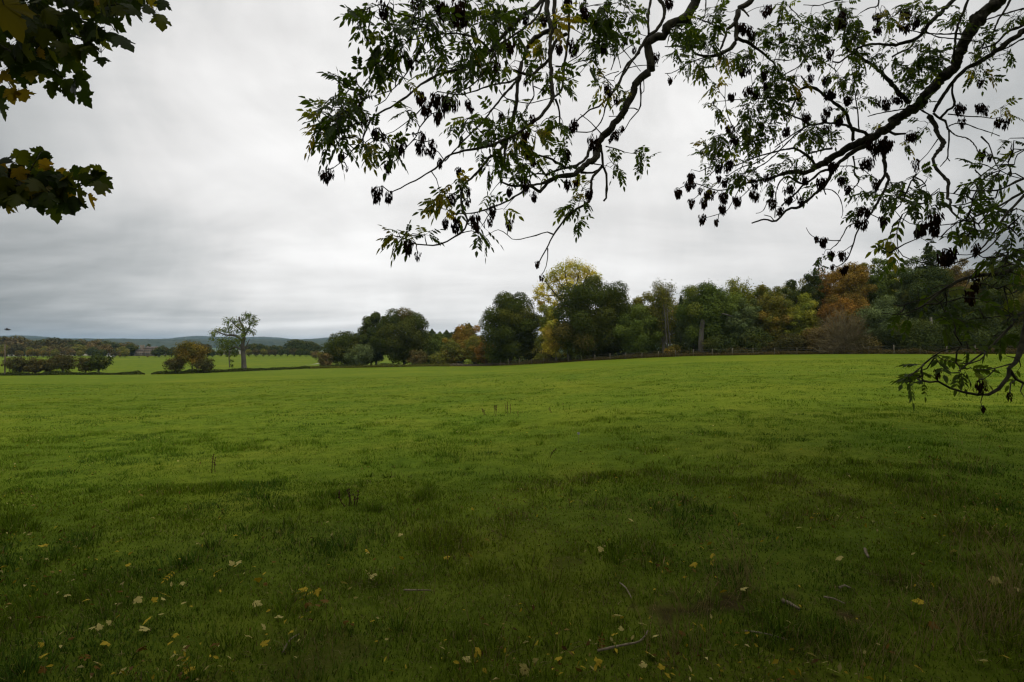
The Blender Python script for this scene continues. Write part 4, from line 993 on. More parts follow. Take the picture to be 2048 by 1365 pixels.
 ('I', 8, 5, 3.2, 3.2, [(870, 505), (858, 440), (853, 380)]), ('I', 9, 5, 3.2, 3.2, [(930, 540), (830, 600), (700, 635), (520, 620)]), ('I', 10, 6, 3.3, 3.2, [(1320, 300), (1310, 350), (1270, 420)]), ('I', 11, 6, 3.5, 3.3, [(1740, 150), (1600, 220), (1500, 290), (1380, 380)]),
 ('I', 16, 9, 3.5, 3.3, [(1900, 300), (1760, 420), (1660, 450), (1640, 380)]), ('I', 12, 7, 3.4, 3.3, [(1640, 400), (1680, 560), (1700, 700)]), ('I', 14, 8, 3.4, 3.3, [(1900, 600), (1760, 630), (1620, 650)]),
]
LEAVES = {   # x, y, spread, number, yellow? 1, big near leaves 2
 'A': [(620, 80, 70, 5, 0), (560, 220, 50, 4, 0), (700, 120, 60, 4, 0), (850, 330, 130, 18, 0), (1100, 230, 130, 16, 0), (780, 480, 110, 12, 0), (720, 620, 90, 8, 0), (870, 620, 60, 4, 0), (1300, 260, 150, 14, 0), (1450, 480, 180, 18, 0), (1250, 560, 130, 11, 0),
       (1400, 700, 130, 10, 0), (1550, 560, 120, 11, 0), (1700, 500, 100, 8, 0), (500, 720, 60, 4, 0), (400, 800, 70, 5, 0), (480, 880, 100, 11, 0), (370, 960, 110, 13, 0), (250, 1050, 90, 9, 1), (160, 1180, 50, 3, 1), (400, 1120, 110, 13, 0), (330, 1260, 100, 9, 0),
       (550, 1270, 80, 7, 1), (700, 1240, 80, 6, 0), (1010, 1030, 60, 4, 0), (830, 1300, 40, 3, 0), (1480, 1130, 90, 7, 0), (1750, 1100, 100, 9, 0), (1700, 1250, 90, 8, 0), (1560, 100, 160, 12, 0), (1750, 150, 130, 12, 0), (1050, 90, 60, 3, 1), (950, 780, 60, 2, 1), (1560, 380, 60, 3, 1), (1800, 300, 90, 8, 0), (850, 10, 50, 3, 0), (1100, 30, 70, 5, 0)],
 'B': [(80, 100, 150, 14, 0), (130, 300, 100, 8, 0), (50, 620, 60, 3, 0), (380, 150, 100, 5, 1), (560, 180, 90, 8, 1), (370, 420, 70, 5, 1), (430, 650, 130, 10, 0), (590, 740, 60, 4, 0), (900, 200, 160, 22, 0), (1000, 300, 100, 13, 0), (850, 380, 90, 9, 0), (1050, 80, 140, 15, 0),
       (1250, 120, 80, 7, 0), (820, 580, 70, 4, 0), (960, 750, 110, 8, 1), (1120, 860, 50, 4, 1), (1620, 250, 90, 8, 0), (1700, 380, 80, 6, 0), (1610, 490, 50, 3, 0), (1750, 600, 60, 4, 0), (240, 600, 50, 3, 0), (150, 1000, 90, 5, 0), (200, 1130, 120, 9, 0), (470, 1110, 60, 4, 0),
       (560, 1150, 60, 3, 0), (330, 1200, 70, 5, 1), (700, 60, 60, 4, 0)],
 'D': [(150, 110, 80, 6, 1), (560, 110, 70, 5, 0), (510, 220, 50, 3, 0), (120, 320, 100, 9, 0), (270, 350, 80, 5, 0), (450, 330, 60, 4, 0), (1290, 240, 60, 7, 0), (1040, 310, 60, 5, 0), (980, 200, 50, 3, 0), (700, 500, 80, 4, 1), (750, 560, 60, 3, 1), (650, 680, 60, 5, 0), (760, 680, 50, 4, 0),
       (720, 790, 40, 3, 0), (20, 700, 30, 2, 1), (560, 360, 50, 3, 0), (20, 60, 100, 7, 0), (80, 240, 90, 6, 0)],
 'C': [(1320, 560, 60, 5, 1), (1270, 690, 60, 4, 1), (1480, 480, 80, 6, 1), (940, 940, 70, 8, 1), (870, 960, 50, 4, 1), (1120, 970, 40, 2, 1), (1720, 180, 90, 6, 0), (1760, 300, 60, 4, 0), (1760, 590, 40, 3, 0), (1660, 920, 60, 5, 0), (830, 160, 40, 3, 0), (1440, 570, 50, 4, 0)],
 'E': [(130, 450, 60, 4, 0), (200, 200, 120, 11, 0), (340, 330, 130, 13, 0), (460, 180, 90, 8, 0), (420, 420, 100, 10, 0), (310, 600, 70, 6, 0), (340, 670, 30, 2, 0), (480, 40, 80, 7, 0), (560, 550, 60, 4, 1), (720, 480, 100, 10, 0), (740, 580, 60, 5, 0), (930, 400, 90, 9, 0), (1060, 440, 50, 5, 0),
       (900, 270, 60, 6, 0), (1090, 60, 80, 8, 0), (1390, 180, 110, 17, 0), (1210, 330, 90, 12, 0), (1280, 420, 80, 10, 0), (1330, 520, 60, 6, 0), (1400, 300, 80, 9, 0), (950, 600, 80, 9, 0), (1000, 760, 130, 20, 0), (1180, 740, 80, 7, 1), (1000, 900, 140, 22, 0), (770, 960, 80, 8, 0),
       (1100, 960, 80, 7, 0), (760, 1140, 90, 11, 0), (980, 1140, 90, 8, 0), (1300, 1230, 110, 11, 0), (1450, 1200, 100, 10, 0), (440, 770, 40, 4, 1), (420, 930, 30, 2, 1), (500, 990, 40, 3, 1), (480, 1290, 70, 9, 0), (360, 1320, 50, 3, 1), (1270, 920, 60, 3, 1), (1480, 640, 60, 3, 1),
       (1640, 1000, 60, 4, 0), (1640, 700, 80, 6, 0), (1720, 430, 110, 12, 0), (1600, 80, 80, 6, 0), (1700, 260, 100, 11, 0), (850, 840, 80, 6, 0), (1150, 200, 60, 4, 0)],
 'F': [(250, 220, 90, 10, 0), (300, 380, 100, 10, 0), (600, 150, 110, 10, 1), (800, 80, 120, 13, 0), (900, 150, 120, 10, 0), (1170, 200, 70, 7, 0), (940, 470, 130, 18, 0), (900, 600, 120, 15, 0), (1060, 560, 60, 6, 0), (560, 480, 110, 11, 0), (350, 580, 90, 9, 0), (250, 700, 80, 7, 0),
       (340, 850, 70, 6, 0), (820, 680, 80, 8, 0), (760, 800, 70, 6, 0), (900, 900, 80, 8, 0), (1420, 360, 80, 8, 0), (1560, 300, 90, 9, 0), (1400, 490, 90, 8, 0), (1700, 440, 50, 4, 0), (1400, 660, 80, 6, 1), (1500, 680, 50, 4, 1), (1650, 1000, 70, 6, 1), (1760, 130, 60, 6, 0),
       (450, 1180, 60, 4, 1), (900, 1170, 70, 4, 0), (740, 1310, 30, 2, 1), (1230, 130, 80, 6, 0), (700, 650, 90, 7, 0)],
 'G': [(480, 110, 90, 10, 0), (420, 240, 90, 10, 0), (330, 210, 50, 4, 0), (760, 60, 90, 8, 0), (760, 190, 130, 12, 0), (900, 60, 110, 10, 0), (1300, 70, 100, 10, 0), (1200, 300, 110, 11, 0), (640, 430, 80, 8, 0), (740, 400, 80, 6, 1), (830, 420, 60, 4, 0), (980, 470, 50, 3, 0), (1280, 530, 50, 3, 0),
       (620, 220, 60, 3, 1), (430, 470, 50, 3, 1), (1050, 330, 90, 7, 0)],
 'H': [(850, 480, 110, 9, 2), (950, 560, 110, 11, 2), (800, 580, 80, 7, 2), (880, 680, 70, 6, 2), (980, 640, 60, 4, 2), (760, 650, 40, 3, 2), (1340, 340, 60, 4, 2), (1400, 430, 110, 9, 2), (1320, 490, 80, 6, 2), (1520, 370, 80, 6, 2), (1650, 340, 90, 8, 2), (1740, 430, 60, 4, 2), (1740, 130, 80, 7, 2),
       (1400, 700, 120, 10, 2), (1300, 820, 140, 15, 2), (1450, 840, 120, 13, 2), (1230, 900, 80, 6, 2), (1320, 960, 80, 6, 2), (1600, 820, 110, 11, 2), (1700, 760, 110, 11, 2), (1750, 900, 90, 9, 2), (1700, 1100, 130, 14, 2), (1600, 1150, 110, 10, 2), (1780, 1200, 100, 9, 2), (900, 1000, 40, 2, 2),
       (620, 540, 90, 12, 0), (560, 640, 70, 7, 0), (680, 600, 50, 5, 0), (420, 560, 60, 5, 0), (280, 540, 60, 5, 0), (390, 430, 60, 5, 0), (230, 380, 50, 4, 0), (310, 700, 40, 4, 0), (640, 970, 40, 2, 1), (700, 770, 30, 1, 1), (640, 1140, 50, 3, 2), (-10, 1180, 60, 5, 0)],
 'I': [(650, 600, 60, 4, 2), (740, 620, 60, 4, 2), (1000, 420, 70, 5, 2), (1100, 520, 90, 7, 2), (1150, 650, 100, 8, 2), (1250, 700, 90, 7, 2), (1300, 600, 90, 6, 2), (1250, 850, 80, 6, 2), (1300, 920, 50, 4, 2), (1270, 1150, 45, 12, 2), (1340, 1120, 40, 2, 2), (1090, 750, 40, 2, 1), (1600, 100, 120, 10, 2),
       (1700, 60, 110, 10, 2), (1780, 150, 90, 9, 2), (1500, 100, 60, 4, 2), (1640, 80, 80, 6, 2), (1450, 620, 90, 6, 2), (1600, 430, 110, 8, 2), (1700, 520, 110, 8, 2), (1640, 660, 90, 6, 2), (1560, 740, 90, 6, 2), (1780, 350, 100, 8, 2), (860, 1150, 70, 16, 2), (770, 1210, 40, 7, 2), (890, 1200, 50, 8, 2),
       (1040, 1010, 40, 3, 0), (1790, 1090, 40, 2, 2), (1700, 800, 60, 3, 2), (1450, 500, 80, 5, 2)],
}
SEEDS = {
 'A': [(760, 70, 70), (760, 130, 55), (940, 480, 40), (1000, 560, 55), (1065, 560, 35), (1020, 610, 40), (1090, 880, 90), (1150, 950, 100), (1230, 900, 100), (1290, 960, 90), (1250, 1070, 75), (1330, 920, 90), (1410, 930, 65), (1530, 940, 60), (1560, 990, 40), (1300, 80, 110), (1400, 130, 110), (1450, 60, 100), (1490, 180, 70), (1250, 50, 80),
       (1040, 10, 60), (1110, 30, 50), (1740, 320, 70), (1790, 600, 60), (580, 1080, 60), (690, 1210, 70), (760, 1240, 50), (920, 1310, 75), (1110, 1240, 80), (1080, 1320, 60), (1210, 1310, 60), (290, 1250, 60), (1030, 1220, 25), (540, 930, 40)],
 'B': [(90, 430, 70), (60, 560, 30), (230, 160, 60), (400, 180, 60), (640, 20, 110), (760, 60, 80), (780, 150, 80), (540, 440, 80), (670, 420, 70), (1140, 360, 50), (1220, 450, 35), (1420, 520, 48), (1540, 20, 60), (940, 430, 60), (980, 800, 55), (1060, 910, 40), (1000, 850, 40), (230, 740, 40), (660, 1140, 72), (300, 1080, 50), (230, 1220, 60),
       (430, 1210, 45), (820, 1300, 78), (1060, 1210, 50), (1110, 1170, 40), (1000, 1280, 30), (1550, 730, 42), (10, 1050, 50), (1590, 280, 40)],
 'C': [(235, 420, 85), (200, 400, 50), (280, 390, 50), (370, 240, 60), (425, 350, 25), (800, 330, 85), (700, 570, 90), (805, 600, 65), (1090, 150, 60), (1150, 190, 40), (1200, 200, 55), (1270, 290, 55), (1440, 370, 52), (1370, 620, 62), (1530, 550, 50), (1525, 650, 45), (1320, 840, 58), (1410, 850, 68), (1590, 820, 78), (1610, 890, 50), (1750, 730, 60), (1730, 830, 45), (985, 1050, 72), (1070, 1140, 40)],
 'D': [(260, 190, 70), (300, 270, 60), (610, 220, 60), (640, 490, 68), (810, 580, 62), (85, 555, 55), (310, 590, 50), (85, 850, 55), (340, 1220, 40), (380, 1335, 35), (230, 500, 60), (1020, 60, 40)],
 'E': [(930, 100, 85), (750, 270, 95), (790, 330, 60), (700, 250, 60), (500, 510, 45), (710, 640, 60), (770, 650, 30), (890, 700, 82), (920, 770, 50), (590, 880, 55), (445, 930, 25), (760, 820, 52), (830, 850, 65), (860, 980, 45), (1060, 330, 48), (1220, 870, 50), (1270, 1070, 62), (1330, 710, 42), (1490, 720, 70), (1310, 610, 40), (1500, 850, 62), (1480, 1000, 48),
       (1450, 1060, 42), (1110, 1190, 60), (870, 1140, 55), (600, 1170, 60), (640, 1250, 72), (1590, 200, 80), (1450, 250, 60), (1660, 910, 85), (1590, 1080, 60), (1440, 1180, 60), (1500, 480, 50)],
 'F': [(130, 210, 80), (470, 150, 60), (480, 260, 70), (740, 120, 80), (720, 250, 80), (60, 860, 60), (550, 930, 95), (670, 890, 60), (1250, 990, 88), (1255, 1110, 42), (1410, 980, 58), (1470, 1000, 42), (1610, 1110, 82), (800, 1230, 68), (490, 1320, 115), (400, 1320, 80), (580, 1310, 65), (1420, 750, 38), (120, 1100, 60), (850, 200, 60), (160, 130, 60)],
 'G': [(240, 410, 75), (100, 570, 62), (215, 500, 48), (265, 490, 35), (320, 550, 32), (400, 580, 58), (240, 660, 45), (355, 660, 50), (530, 610, 65), (660, 650, 70), (530, 715, 58), (340, 800, 48), (470, 835, 40), (800, 590, 66), (965, 575, 48), (980, 665, 60), (1045, 735, 52), (1235, 635, 42), (1130, 540, 62), (1130, 630, 55), (570, 310, 75), (480, 340, 55), (490, 440, 45), (545, 480, 45),
       (930, 430, 58), (820, 480, 50), (1420, 470, 75), (1270, 460, 50), (1530, 330, 62), (1380, 990, 38), (1440, 1015, 65), (1510, 1130, 60), (1600, 1140, 55), (1620, 1260, 62), (1525, 1245, 35)],
 'H': [(380, 300, 95), (70, 330, 60), (160, 450, 50), (215, 535, 50), (360, 740, 75), (340, 830, 72), (540, 825, 85), (480, 170, 115), (560, 130, 70), (840, 300, 50), (900, 880, 100), (1000, 830, 110), (1040, 790, 80), (850, 930, 80), (1010, 910, 70), (1090, 1140, 110), (1160, 1130, 110), (1130, 1180, 80), (1380, 1080, 80), (1460, 230, 62), (470, 480, 50)],
 'I': [(1320, 460, 75), (1345, 505, 50), (1390, 310, 55), (1400, 250, 40), (1030, 1165, 50), (1410, 1270, 62), (1440, 1320, 35), (1480, 1300, 25), (1690, 1370, 45), (1370, 380, 60)],
 'J': [(1330, 1080, 55)],
}
ash = empty('ash_tree', (11.5, 6.5, float(H(11.5, 6.5))))
tag(ash, "dark ash tree whose limbs hang across the sky with bunches of brown keys", 'tree')
A0 = np.array(ash.location)
ra = np.random.default_rng(5)
BIG, TWIG = TubeSet(), TubeSet()
nodes, nrad, npx = [], [], []
for t, w0, w1, d0, d1, pts in LIMBS:
    s = TL[t][2]
    q = np.array([tpx(t, *p) for p in pts]); dd = np.linspace(d0, d1, len(q))
    p = spline(P3(q[:, 0], q[:, 1], dd), .05)
    n = len(p); f = np.linspace(0, 1, n)
    dloc = p[:, 1]
    rad = (w0 + (w1 - w0) * f) / 2 / s / F * dloc
    if max(w0, w1) > 25:
        k = ra.normal(size=n); k = np.convolve(k, [.25, .5, .25], 'same'); rad = rad * (1 + k * .13)
    else:
        kn = np.zeros(n); kn[::3] = ra.random(len(kn[::3])) * .45; rad = rad * (1 + kn)
    p = p + ra.normal(size=p.shape) * rad[:, None] * .22
    (BIG if max(w0, w1) > 17 else TWIG).add(p, rad, 9 if max(w0, w1) > 25 else 6)
    nodes.append(p); nrad.append(rad)
nodes = np.concatenate(nodes); nrad = np.concatenate(nrad)
npx = np.stack([1024 + nodes[:, 0] / nodes[:, 1] * F, HOR - (nodes[:, 2] - EYE) / nodes[:, 1] * F], -1)
# trunk and the limbs that carry the visible branches, out of the picture to the right and overhead
def limb(pts, r0, r1):
    p = spline(pts, .15); n = len(p); rr = np.linspace(r0, r1, n) * (1 + ra.normal(size=n) * .03)
    BIG.add(p + ra.normal(size=p.shape) * .015, rr, 12)
tz = A0[2]
limb([(11.5, 6.5, tz - .3), (11.5, 6.6, tz + 1.5), (11.3, 6.8, tz + 4), (11.0, 7.0, tz + 7.5), (10.8, 7.2, tz + 12)], .48, .22)
limb([(11.1, 6.9, tz + 6), (10.0, 7.8, 8.2), (8.9, 8.6, 7.7), tuple(P3(*tpx('F', 1640, -70), 9.0))], .26, .118)
limb([(11.0, 7.0, tz + 7.2), (8, 7.0, 8.6), (5, 7.0, 8.0), (3.2, 7.0, 6.8), tuple(P3(*tpx('B', 1900, -130), 7.0))], .22, .066)
limb([(10.5, 7.0, 8.9), (7, 7.6, 8.6), (5, 8.1, 7.6), tuple(P3(*tpx('E', 840, -70), 8.2))], .15, .05)
limb([(8, 7, 8.6), (4, 6.5, 8.2), (1.6, 6.2, 7.0), tuple(P3(*tpx('B', 460, -60), 6.2))], .12, .035)
limb([(11.3, 6.7, tz + 3), (7.5, 5.0, 3.6), (4.6, 3.8, 2.6), tuple(P3(*tpx('I', 1860, 640), 3.3))], .12, .022)
limb([(11.2, 6.8, tz + 4.5), (7.5, 5.0, 5.2), (4.6, 4.0, 4.0), tuple(P3(*tpx('H', 1920, 440), 3.7))], .11, .013)
limb([(11.2, 6.8, tz + 6), (10.6, 8.0, 7.2), tuple(P3(*tpx('F', 1900, 230), 8.7))], .13, .028)

def grow(targets, r0, r1):
    """join each target to the nearest bit of branch with a thin curving twig; twigs carry later twigs."""
    global nodes, nrad
    dist0 = np.array([np.min(np.linalg.norm(nodes - t, axis=1)) for t in targets])
    res = [None] * len(targets)
    buf = nodes.copy()
    for i in np.argsort(dist0):
        t = targets[i]
        dv = buf - t; dd = np.linalg.norm(dv, axis=1)
        score = dd + np.maximum(0, t[2] + .1 - buf[:, 2]) * .0
        j = int(np.argmin(score)); a = buf[j]; L = dd[j]
        if L < .03: res[i] = unit(rdir(1, ra)[0] + [0, 0, -.3]); continue
        side = np.cross(t - a, rdir(1, ra)[0]); side = unit(side) * L * (.06 + .14 * ra.random())
        m = a * .5 + t * .5 + side + np.array([0, 0, .06 * L])
        p = spline([a, m, t], .05)
        rr = np.linspace(r0, r1, len(p)) * (1 + ra.random(len(p)) * .3)
        TWIG.add(p, rr, 5)
        buf = np.vstack([buf, p[1:]])
        res[i] = unit(p[-1] - p[-2])
    return res
def local_depth(px, py):
    d = np.hypot(npx[:, 0] - px, npx[:, 1] - py); return float(nodes[int(np.argmin(d)), 1])
# leaf sites
sites, sflag = [], []
DENS = dict(A=1.0, B=1.25, C=.95, D=1.1, E=1.45, F=1.3, G=1.45, H=.95, I=.66, J=1)
NODES0 = len(nodes)
for t, lst in LEAVES.items():
    s = TL[t][2]
    for x, y, sp, n, fl in lst:
        n = max(1, int(round(n * DENS[t] * (.6 if fl == 2 else 1))))
        for k in range(n):
            a = ra.random() * 6.283; q = sp * math.sqrt(ra.random())
            px, py = tpx(t, x + q * math.cos(a), y + q * math.sin(a))
            d = local_depth(px, py)
            if fl == 2: d = min(d, 4.0)
            d = d + ra.normal() * .16
            sites.append(P3(px, py, d)); sflag.append(fl)
sites = np.array(sites)
dirs = grow(sites, .0042, .0022)
LB, LD, LN, LL, LW, LC = [], [], [], [], [], []
for p, dv, fl in zip(sites, dirs, sflag):
    big = fl == 2
    for rep in range(2 if ra.random() < (.12 if big else .35) else 1):
        L = (.12 + .075 * ra.random()) * ((.60 if p[1] < 3.6 else .72) if big else (.82 if p[1] < 4.7 else 1.0))
        ax = unit(dv * .7 + rdir(1, ra)[0] * .75 + np.array([0, 0, -.25]))
        nrm = unit(np.cross(ax, rdir(1, ra)[0])); 
        if nrm[2] < 0: nrm = -nrm
        nrm = unit(nrm + np.array([0, 0, .5])); side = unit(np.cross(nrm, ax))
        npair = int(ra.integers(3, 6))
        tt = np.linspace(0, 1, 6)[:, None]
        curve = p + ax * L * tt + np.array([0, 0, -1.0]) * (.25 * L) * tt ** 2
        TWIG.add(curve, np.linspace(.0016, .0009, 6), 3)
        if fl == 1 and ra.random() < .62: base = np.array([(.22, .20, .017), (.15, .165, .016), (.27, .205, .02)][ra.integers(0, 3)])
        else: base = np.array([(.050, .082, .011), (.066, .098, .013), (.038, .062, .011), (.12, .145, .017)][ra.choice(4, p=[.35, .3, .25, .1])])
        for k in range(npair):
            tk = .28 + .66 * k / npair; c = p + ax * L * tk + np.array([0, 0, -.25 * L * tk * tk])
            for sg in (-1, 1):
                if ra.random() < .06: continue
                LB.append(c); LD.append(unit(side * sg * .85 + ax * .55 + np.array([0, 0, -.28 - .3 * ra.random()]))); LN.append(unit(nrm + rdir(1, ra)[0] * .35))
                LL.append(L * (.36 + .08 * ra.random())); LC.append(base * (.8 + .4 * ra.random()))
        LB.append(curve[-1]); LD.append(unit(ax + np.array([0, 0, -.5]))); LN.append(nrm); LL.append(L * .42); LC.append(base)
def leaflets(B, D, Nn, Ln, c, wf=.41):
    B, D, Nn, Ln = map(np.asarray, (B, D, Nn, Ln)); n = len(B)
    D = unit(D); S = unit(np.cross(D, Nn)); U = np.cross(S, D)
    Ln = Ln[:, None]; w = Ln * wf
    dr = np.array([0, 0, -1.0]) * Ln * .10
    V = np.stack([B, B + D * Ln * .30 + S * w * .5 + U * w * .12, B + D * Ln * .65 + S * w * .42 + U * w * .1 + dr * .4, B + D * Ln + dr,
                  B + D * Ln * .65 - S * w * .42 + U * w * .1 + dr * .4, B + D * Ln * .30 - S * w * .5 + U * w * .12], 1).reshape(-1, 3)
    i = np.arange(n)[:, None] * 6
    f = np.concatenate([i + np.array([0, 1, 2, 3]), i + np.array([0, 3, 4, 5])])
    return V, f, np.repeat(np.asarray(c), 6, axis=0)
V, f, c = leaflets(LB, LD, LN, LL, LC)
mesh_np('foliage', V - A0, [f], M_near, ash, col=c)
# bunches of ash keys
def key_bunch(c, w, r):
    """hanging winged seeds round a few stalks; w is the bunch's width."""
    n = int(np.clip(50 + (w / .13) ** 2 * 130, 50, 520))
    kl = min(.046, w * .48)
    m = 1 if w < .10 else int(r.integers(2, 5))
    sub = r.normal(size=(m, 3)) * np.array([.25, .20, .10]) * w * (m > 1)
    si = r.integers(0, m, n); sw = w * (.52 if m == 1 else .38) * (.7 + .6 * r.random(m))[si][:, None]
    h = r.random((n, 1)) ** .8; ang = r.random((n, 1)) * 6.283
    rad = np.sqrt(r.random((n, 1))) * sw * (1.05 - .55 * h ** 1.5)
    P = c + sub[si] + np.concatenate([rad * np.cos(ang), rad * np.sin(ang) * .9, (.42 - h * 1.15) * sw * 2.0 * (.8 + .5 * r.random((n, 1)))], 1) + np.array([0, 0, kl * .4])
    D = unit(np.concatenate([np.cos(ang), np.sin(ang), 0 * ang], 1) * (.28 * (1 - h)) + np.array([0, 0, -1]) + r.normal(size=(n, 3)) * .16)
    Nn = rdir(n, r)
    base = np.array([(.026, .012, .006), (.036, .016, .008), (.017, .008, .005)])[r.integers(0, 3, n)]
    return leaflets(P, D, Nn, kl * (.8 + .5 * r.random(n)), base, .30)
allseeds = []
for t, lst in SEEDS.items():
    s = TL[t][2]
    for x, y, w in lst:
        px, py = tpx(t, x, y); d = local_depth(px, py) - .03
        if t in 'HI' and w >= 70 and px > 1820: d = min(d, 4.2)
        allseeds.append((P3(px, py, d), w / s / F * d * (.98 if w >= 80 else 1.2), w / s))
tops = np.array([q[0] + np.array([0, 0, q[1] * .55]) for q in allseeds])
grow(tops, .0042, .0026)
order = np.argsort([-q[2] for q in allseeds])
rest = [[], [], []]; off = 0
for rank, i in enumerate(order):
    cpos, w, _ = allseeds[i]
    V, f, c = key_bunch(cpos, w, ra)
    for k in range(5):
        e = cpos + ra.normal(size=3) * w * .22; TWIG.add([tops[i], (tops[i] + e) / 2 + ra.normal(size=3) * w * .08, e], [.0011, .0009, .0007], 3)
    if rank < 98:
        o = mesh_np('key_bunch', V - cpos, [f], M_seed, ash, col=c); o.location = cpos - A0
    else:
        rest[0].append(V); rest[1].append(f + off); rest[2].append(c); off += len(V)
o = mesh_np('key_bunches', np.concatenate(rest[0]) - A0, [np.concatenate(rest[1])], M_seed, ash, col=np.concatenate(rest[2])); o["kind"] = 'stuff'
BIG.build('limbs', M_bark, ash, A0)
TWIG.build('twigs', M_bark, ash, A0)

def out_of_view(V4):
    """keep only crown leaves that stay above or beside what the photograph shows."""
    y = np.maximum(V4[:, 1], .01); u = np.abs(V4[:, 0]) / y; s = (V4[:, 2] - EYE) / y
    return ~((V4[:, 1] > .2) & (u < 1.0) & (s < .66))
def overhead(root, name, lobes, n, size, pal, seed, extra=None):
    r = np.random.default_rng(seed); r0 = np.array(root.location)
    if extra is not None: lobes = np.vstack([lobes, extra])  # extra: unseen low lobes added behind the camera to shade the foreground
    V, f, c = lobe_leaves(lobes, n, size, pal, r, .45)
    V = V.reshape(-1, 4, 3); cen = V.mean(1); k = out_of_view(cen)
    V = V[k].reshape(-1, 3); c = c.reshape(-1, 4, 3)[k].reshape(-1, 3)
    mesh_np(name, V - r0, [np.arange(len(V)).reshape(-1, 4)], M_canopy, root, col=c)
def lob(cx, cy, cz, rx, ry, rz, k, lr, seed):
    r = np.random.default_rng(seed); D = rdir(k, r) * (r.random((k, 1)) ** .4)
    return np.concatenate([np.array([cx, cy, cz]) + D * [rx, ry, rz], np.tile([lr, lr, lr * .7], (k, 1)) * (.7 + .6 * r.random((k, 1)))], 1)
overhead(ash, 'crown', lob(10, 0.5, 10.0, 11, 9.5, 4.0, 120, 1.9, 3), 33000, .34, 'dark', 4, lob(4, -5, 5.0, 8, 5, 3.5, 95, 1.8, 33))  # second lobe set is added, unseen foliage that darkens the near ground

# ------------------------------------------------------------------ the sycamore at the left (near branches)
syc = empty('sycamore_tree', (-7.5, 1.5, float(H(-7.5, 1.5))))
tag(syc, "sycamore tree whose big lobed leaves hang into the top left of the sky", 'tree')
S0 = np.array(syc.location)
SB = TubeSet()
rs = np.random.default_rng(12)
SL = [('S', 30, 10, 4.4, 4.4, [(-200, -60), (180, 60), (420, 170), (600, 280), (800, 400), (1000, 480), (1150, 600)]),
      ('S', 24, 9, 4.3, 4.4, [(-200, 380), (150, 600), (400, 720), (560, 790), (720, 900), (850, 1000)]),
      ('S', 26, 8, 4.5, 4.6, [(400, -200), (800, -60), (1150, 60), (1400, 40), (1600, 20), (1750, 160)]),
      ('S', 18, 8, 4.5, 4.5, [(700, 100), (950, 220), (1180, 200), (1300, 350)]), ('S', 16, 8, 4.4, 4.4, [(-200, 850), (60, 900), (130, 1000), (200, 1050)]),
      ('K', 46, 12, 4.2, 4.3, [(-300, 640), (0, 700), (400, 750), (650, 830), (1000, 800), (1200, 720), (1330, 650)]), ('K', 14, 8, 4.3, 4.3, [(1080, 800), (1230, 890)]),
      ('K', 20, 9, 4.2, 4.2, [(380, 620), (460, 470), (520, 360)]), ('K', 16, 8, 4.2, 4.2, [(650, 830), (720, 940), (760, 1040)]), ('K', 16, 8, 4.2, 4.2, [(-100, 900), (80, 940), (150, 980)]), ('K', 14, 8, 4.2, 4.2, [(330, 760), (320, 860), (400, 950)])]
sn = []
for t, w0, w1, d0, d1, pts in SL:
    s = TL[t][2]; q = np.array([tpx(t, *p) for p in pts])
    p = spline(P3(q[:, 0], q[:, 1], np.linspace(d0, d1, len(q))), .05)
    SB.add(p + rs.normal(size=p.shape) * .002, np.linspace(w0, w1, len(p)) / 2 / s / F * p[:, 1], 6); sn.append(p)
sn = np.concatenate(sn)
def limb2(pts, r0, r1):
    p = spline(pts, .15); SB.add(p, np.linspace(r0, r1, len(p)), 10)
sz = S0[2]
limb2([(-7.5, 1.5, sz - .3), (-7.5, 1.6, sz + 2), (-7.3, 1.8, sz + 5), (-7.2, 2, sz + 10)], .42, .2)
for e, h in ((P3(*tpx('S', -200, -60), 4.4), 3.6), (P3(*tpx('S', -200, 380), 4.3), 3.0), (P3(*tpx('S', 400, -200), 4.5), 4.4), (P3(*tpx('S', -200, 850), 4.4), 2.6), (P3(*tpx('K', -300, 640), 4.2), 2.2), (P3(*tpx('K', -100, 900), 4.2), 2.0)):
    limb2([(-7.4, 1.7, sz + h), (-6.0, 3.0, (sz + h + e[2]) / 2 + .3), tuple(e)], .07, .012)
# leaf template: five toothed lobes
def palm():
    half = [(.05, -.04), (.20, -.10), (.36, -.07), (.35, .03), (.48, .06), (.42, .16), (.40, .20), (.50, .22), (.55, .20), (.56, .30), (.70, .42), (.57, .46), (.55, .54), (.42, .49), (.33, .47),
            (.29, .56), (.36, .62), (.31, .70), (.30, .78), (.20, .82), (.14, .92)]
    P = [(0, 0)] + half + [(0, 1.08)] + [(-x, y) for x, y in half[::-1]] + [(0, 0)]
    P = np.array([(x, y, 0) for x, y in P], float)
    return np.vstack([[(0, .30, 0)], P])
PALM = palm(); NP = len(PALM)
def palm_leaves(C, D, Nn, size, col):
    Vs, Fs, Cs = [], [], []
    for i in range(len(C)):
        D_ = unit(D[i]); S = unit(np.cross(D_, Nn[i])); U = np.cross(S, D_)
        q = PALM.copy(); rr = np.hypot(q[:, 0], q[:, 1])
        q[:, 2] = -rs.uniform(.05, .40) * rr ** 2 - rs.uniform(-.1, .35) * np.abs(q[:, 0])
        q[:, :2] *= 1 + rs.normal(size=(NP, 2)) * .035
        q[:, 0] *= rs.uniform(.85, 1.1)
        Vs.append(C[i] + size[i] * (q[:, :1] * S + q[:, 1:2] * D_ + q[:, 2:] * U))
        k = np.arange(1, NP - 1); Fs.append(np.stack([np.zeros_like(k), k, k + 1], -1) + i * NP); Cs.append(np.tile(col[i], (NP, 1)) * (1 + rs.normal(size=(NP, 1)) * .08))
    return np.concatenate(Vs), np.concatenate(Fs), np.clip(np.concatenate(Cs), .003, 1)
GREEN = [(.026, .041, .007), (.037, .050, .008), (.020, .033, .006), (.075, .082, .011)]
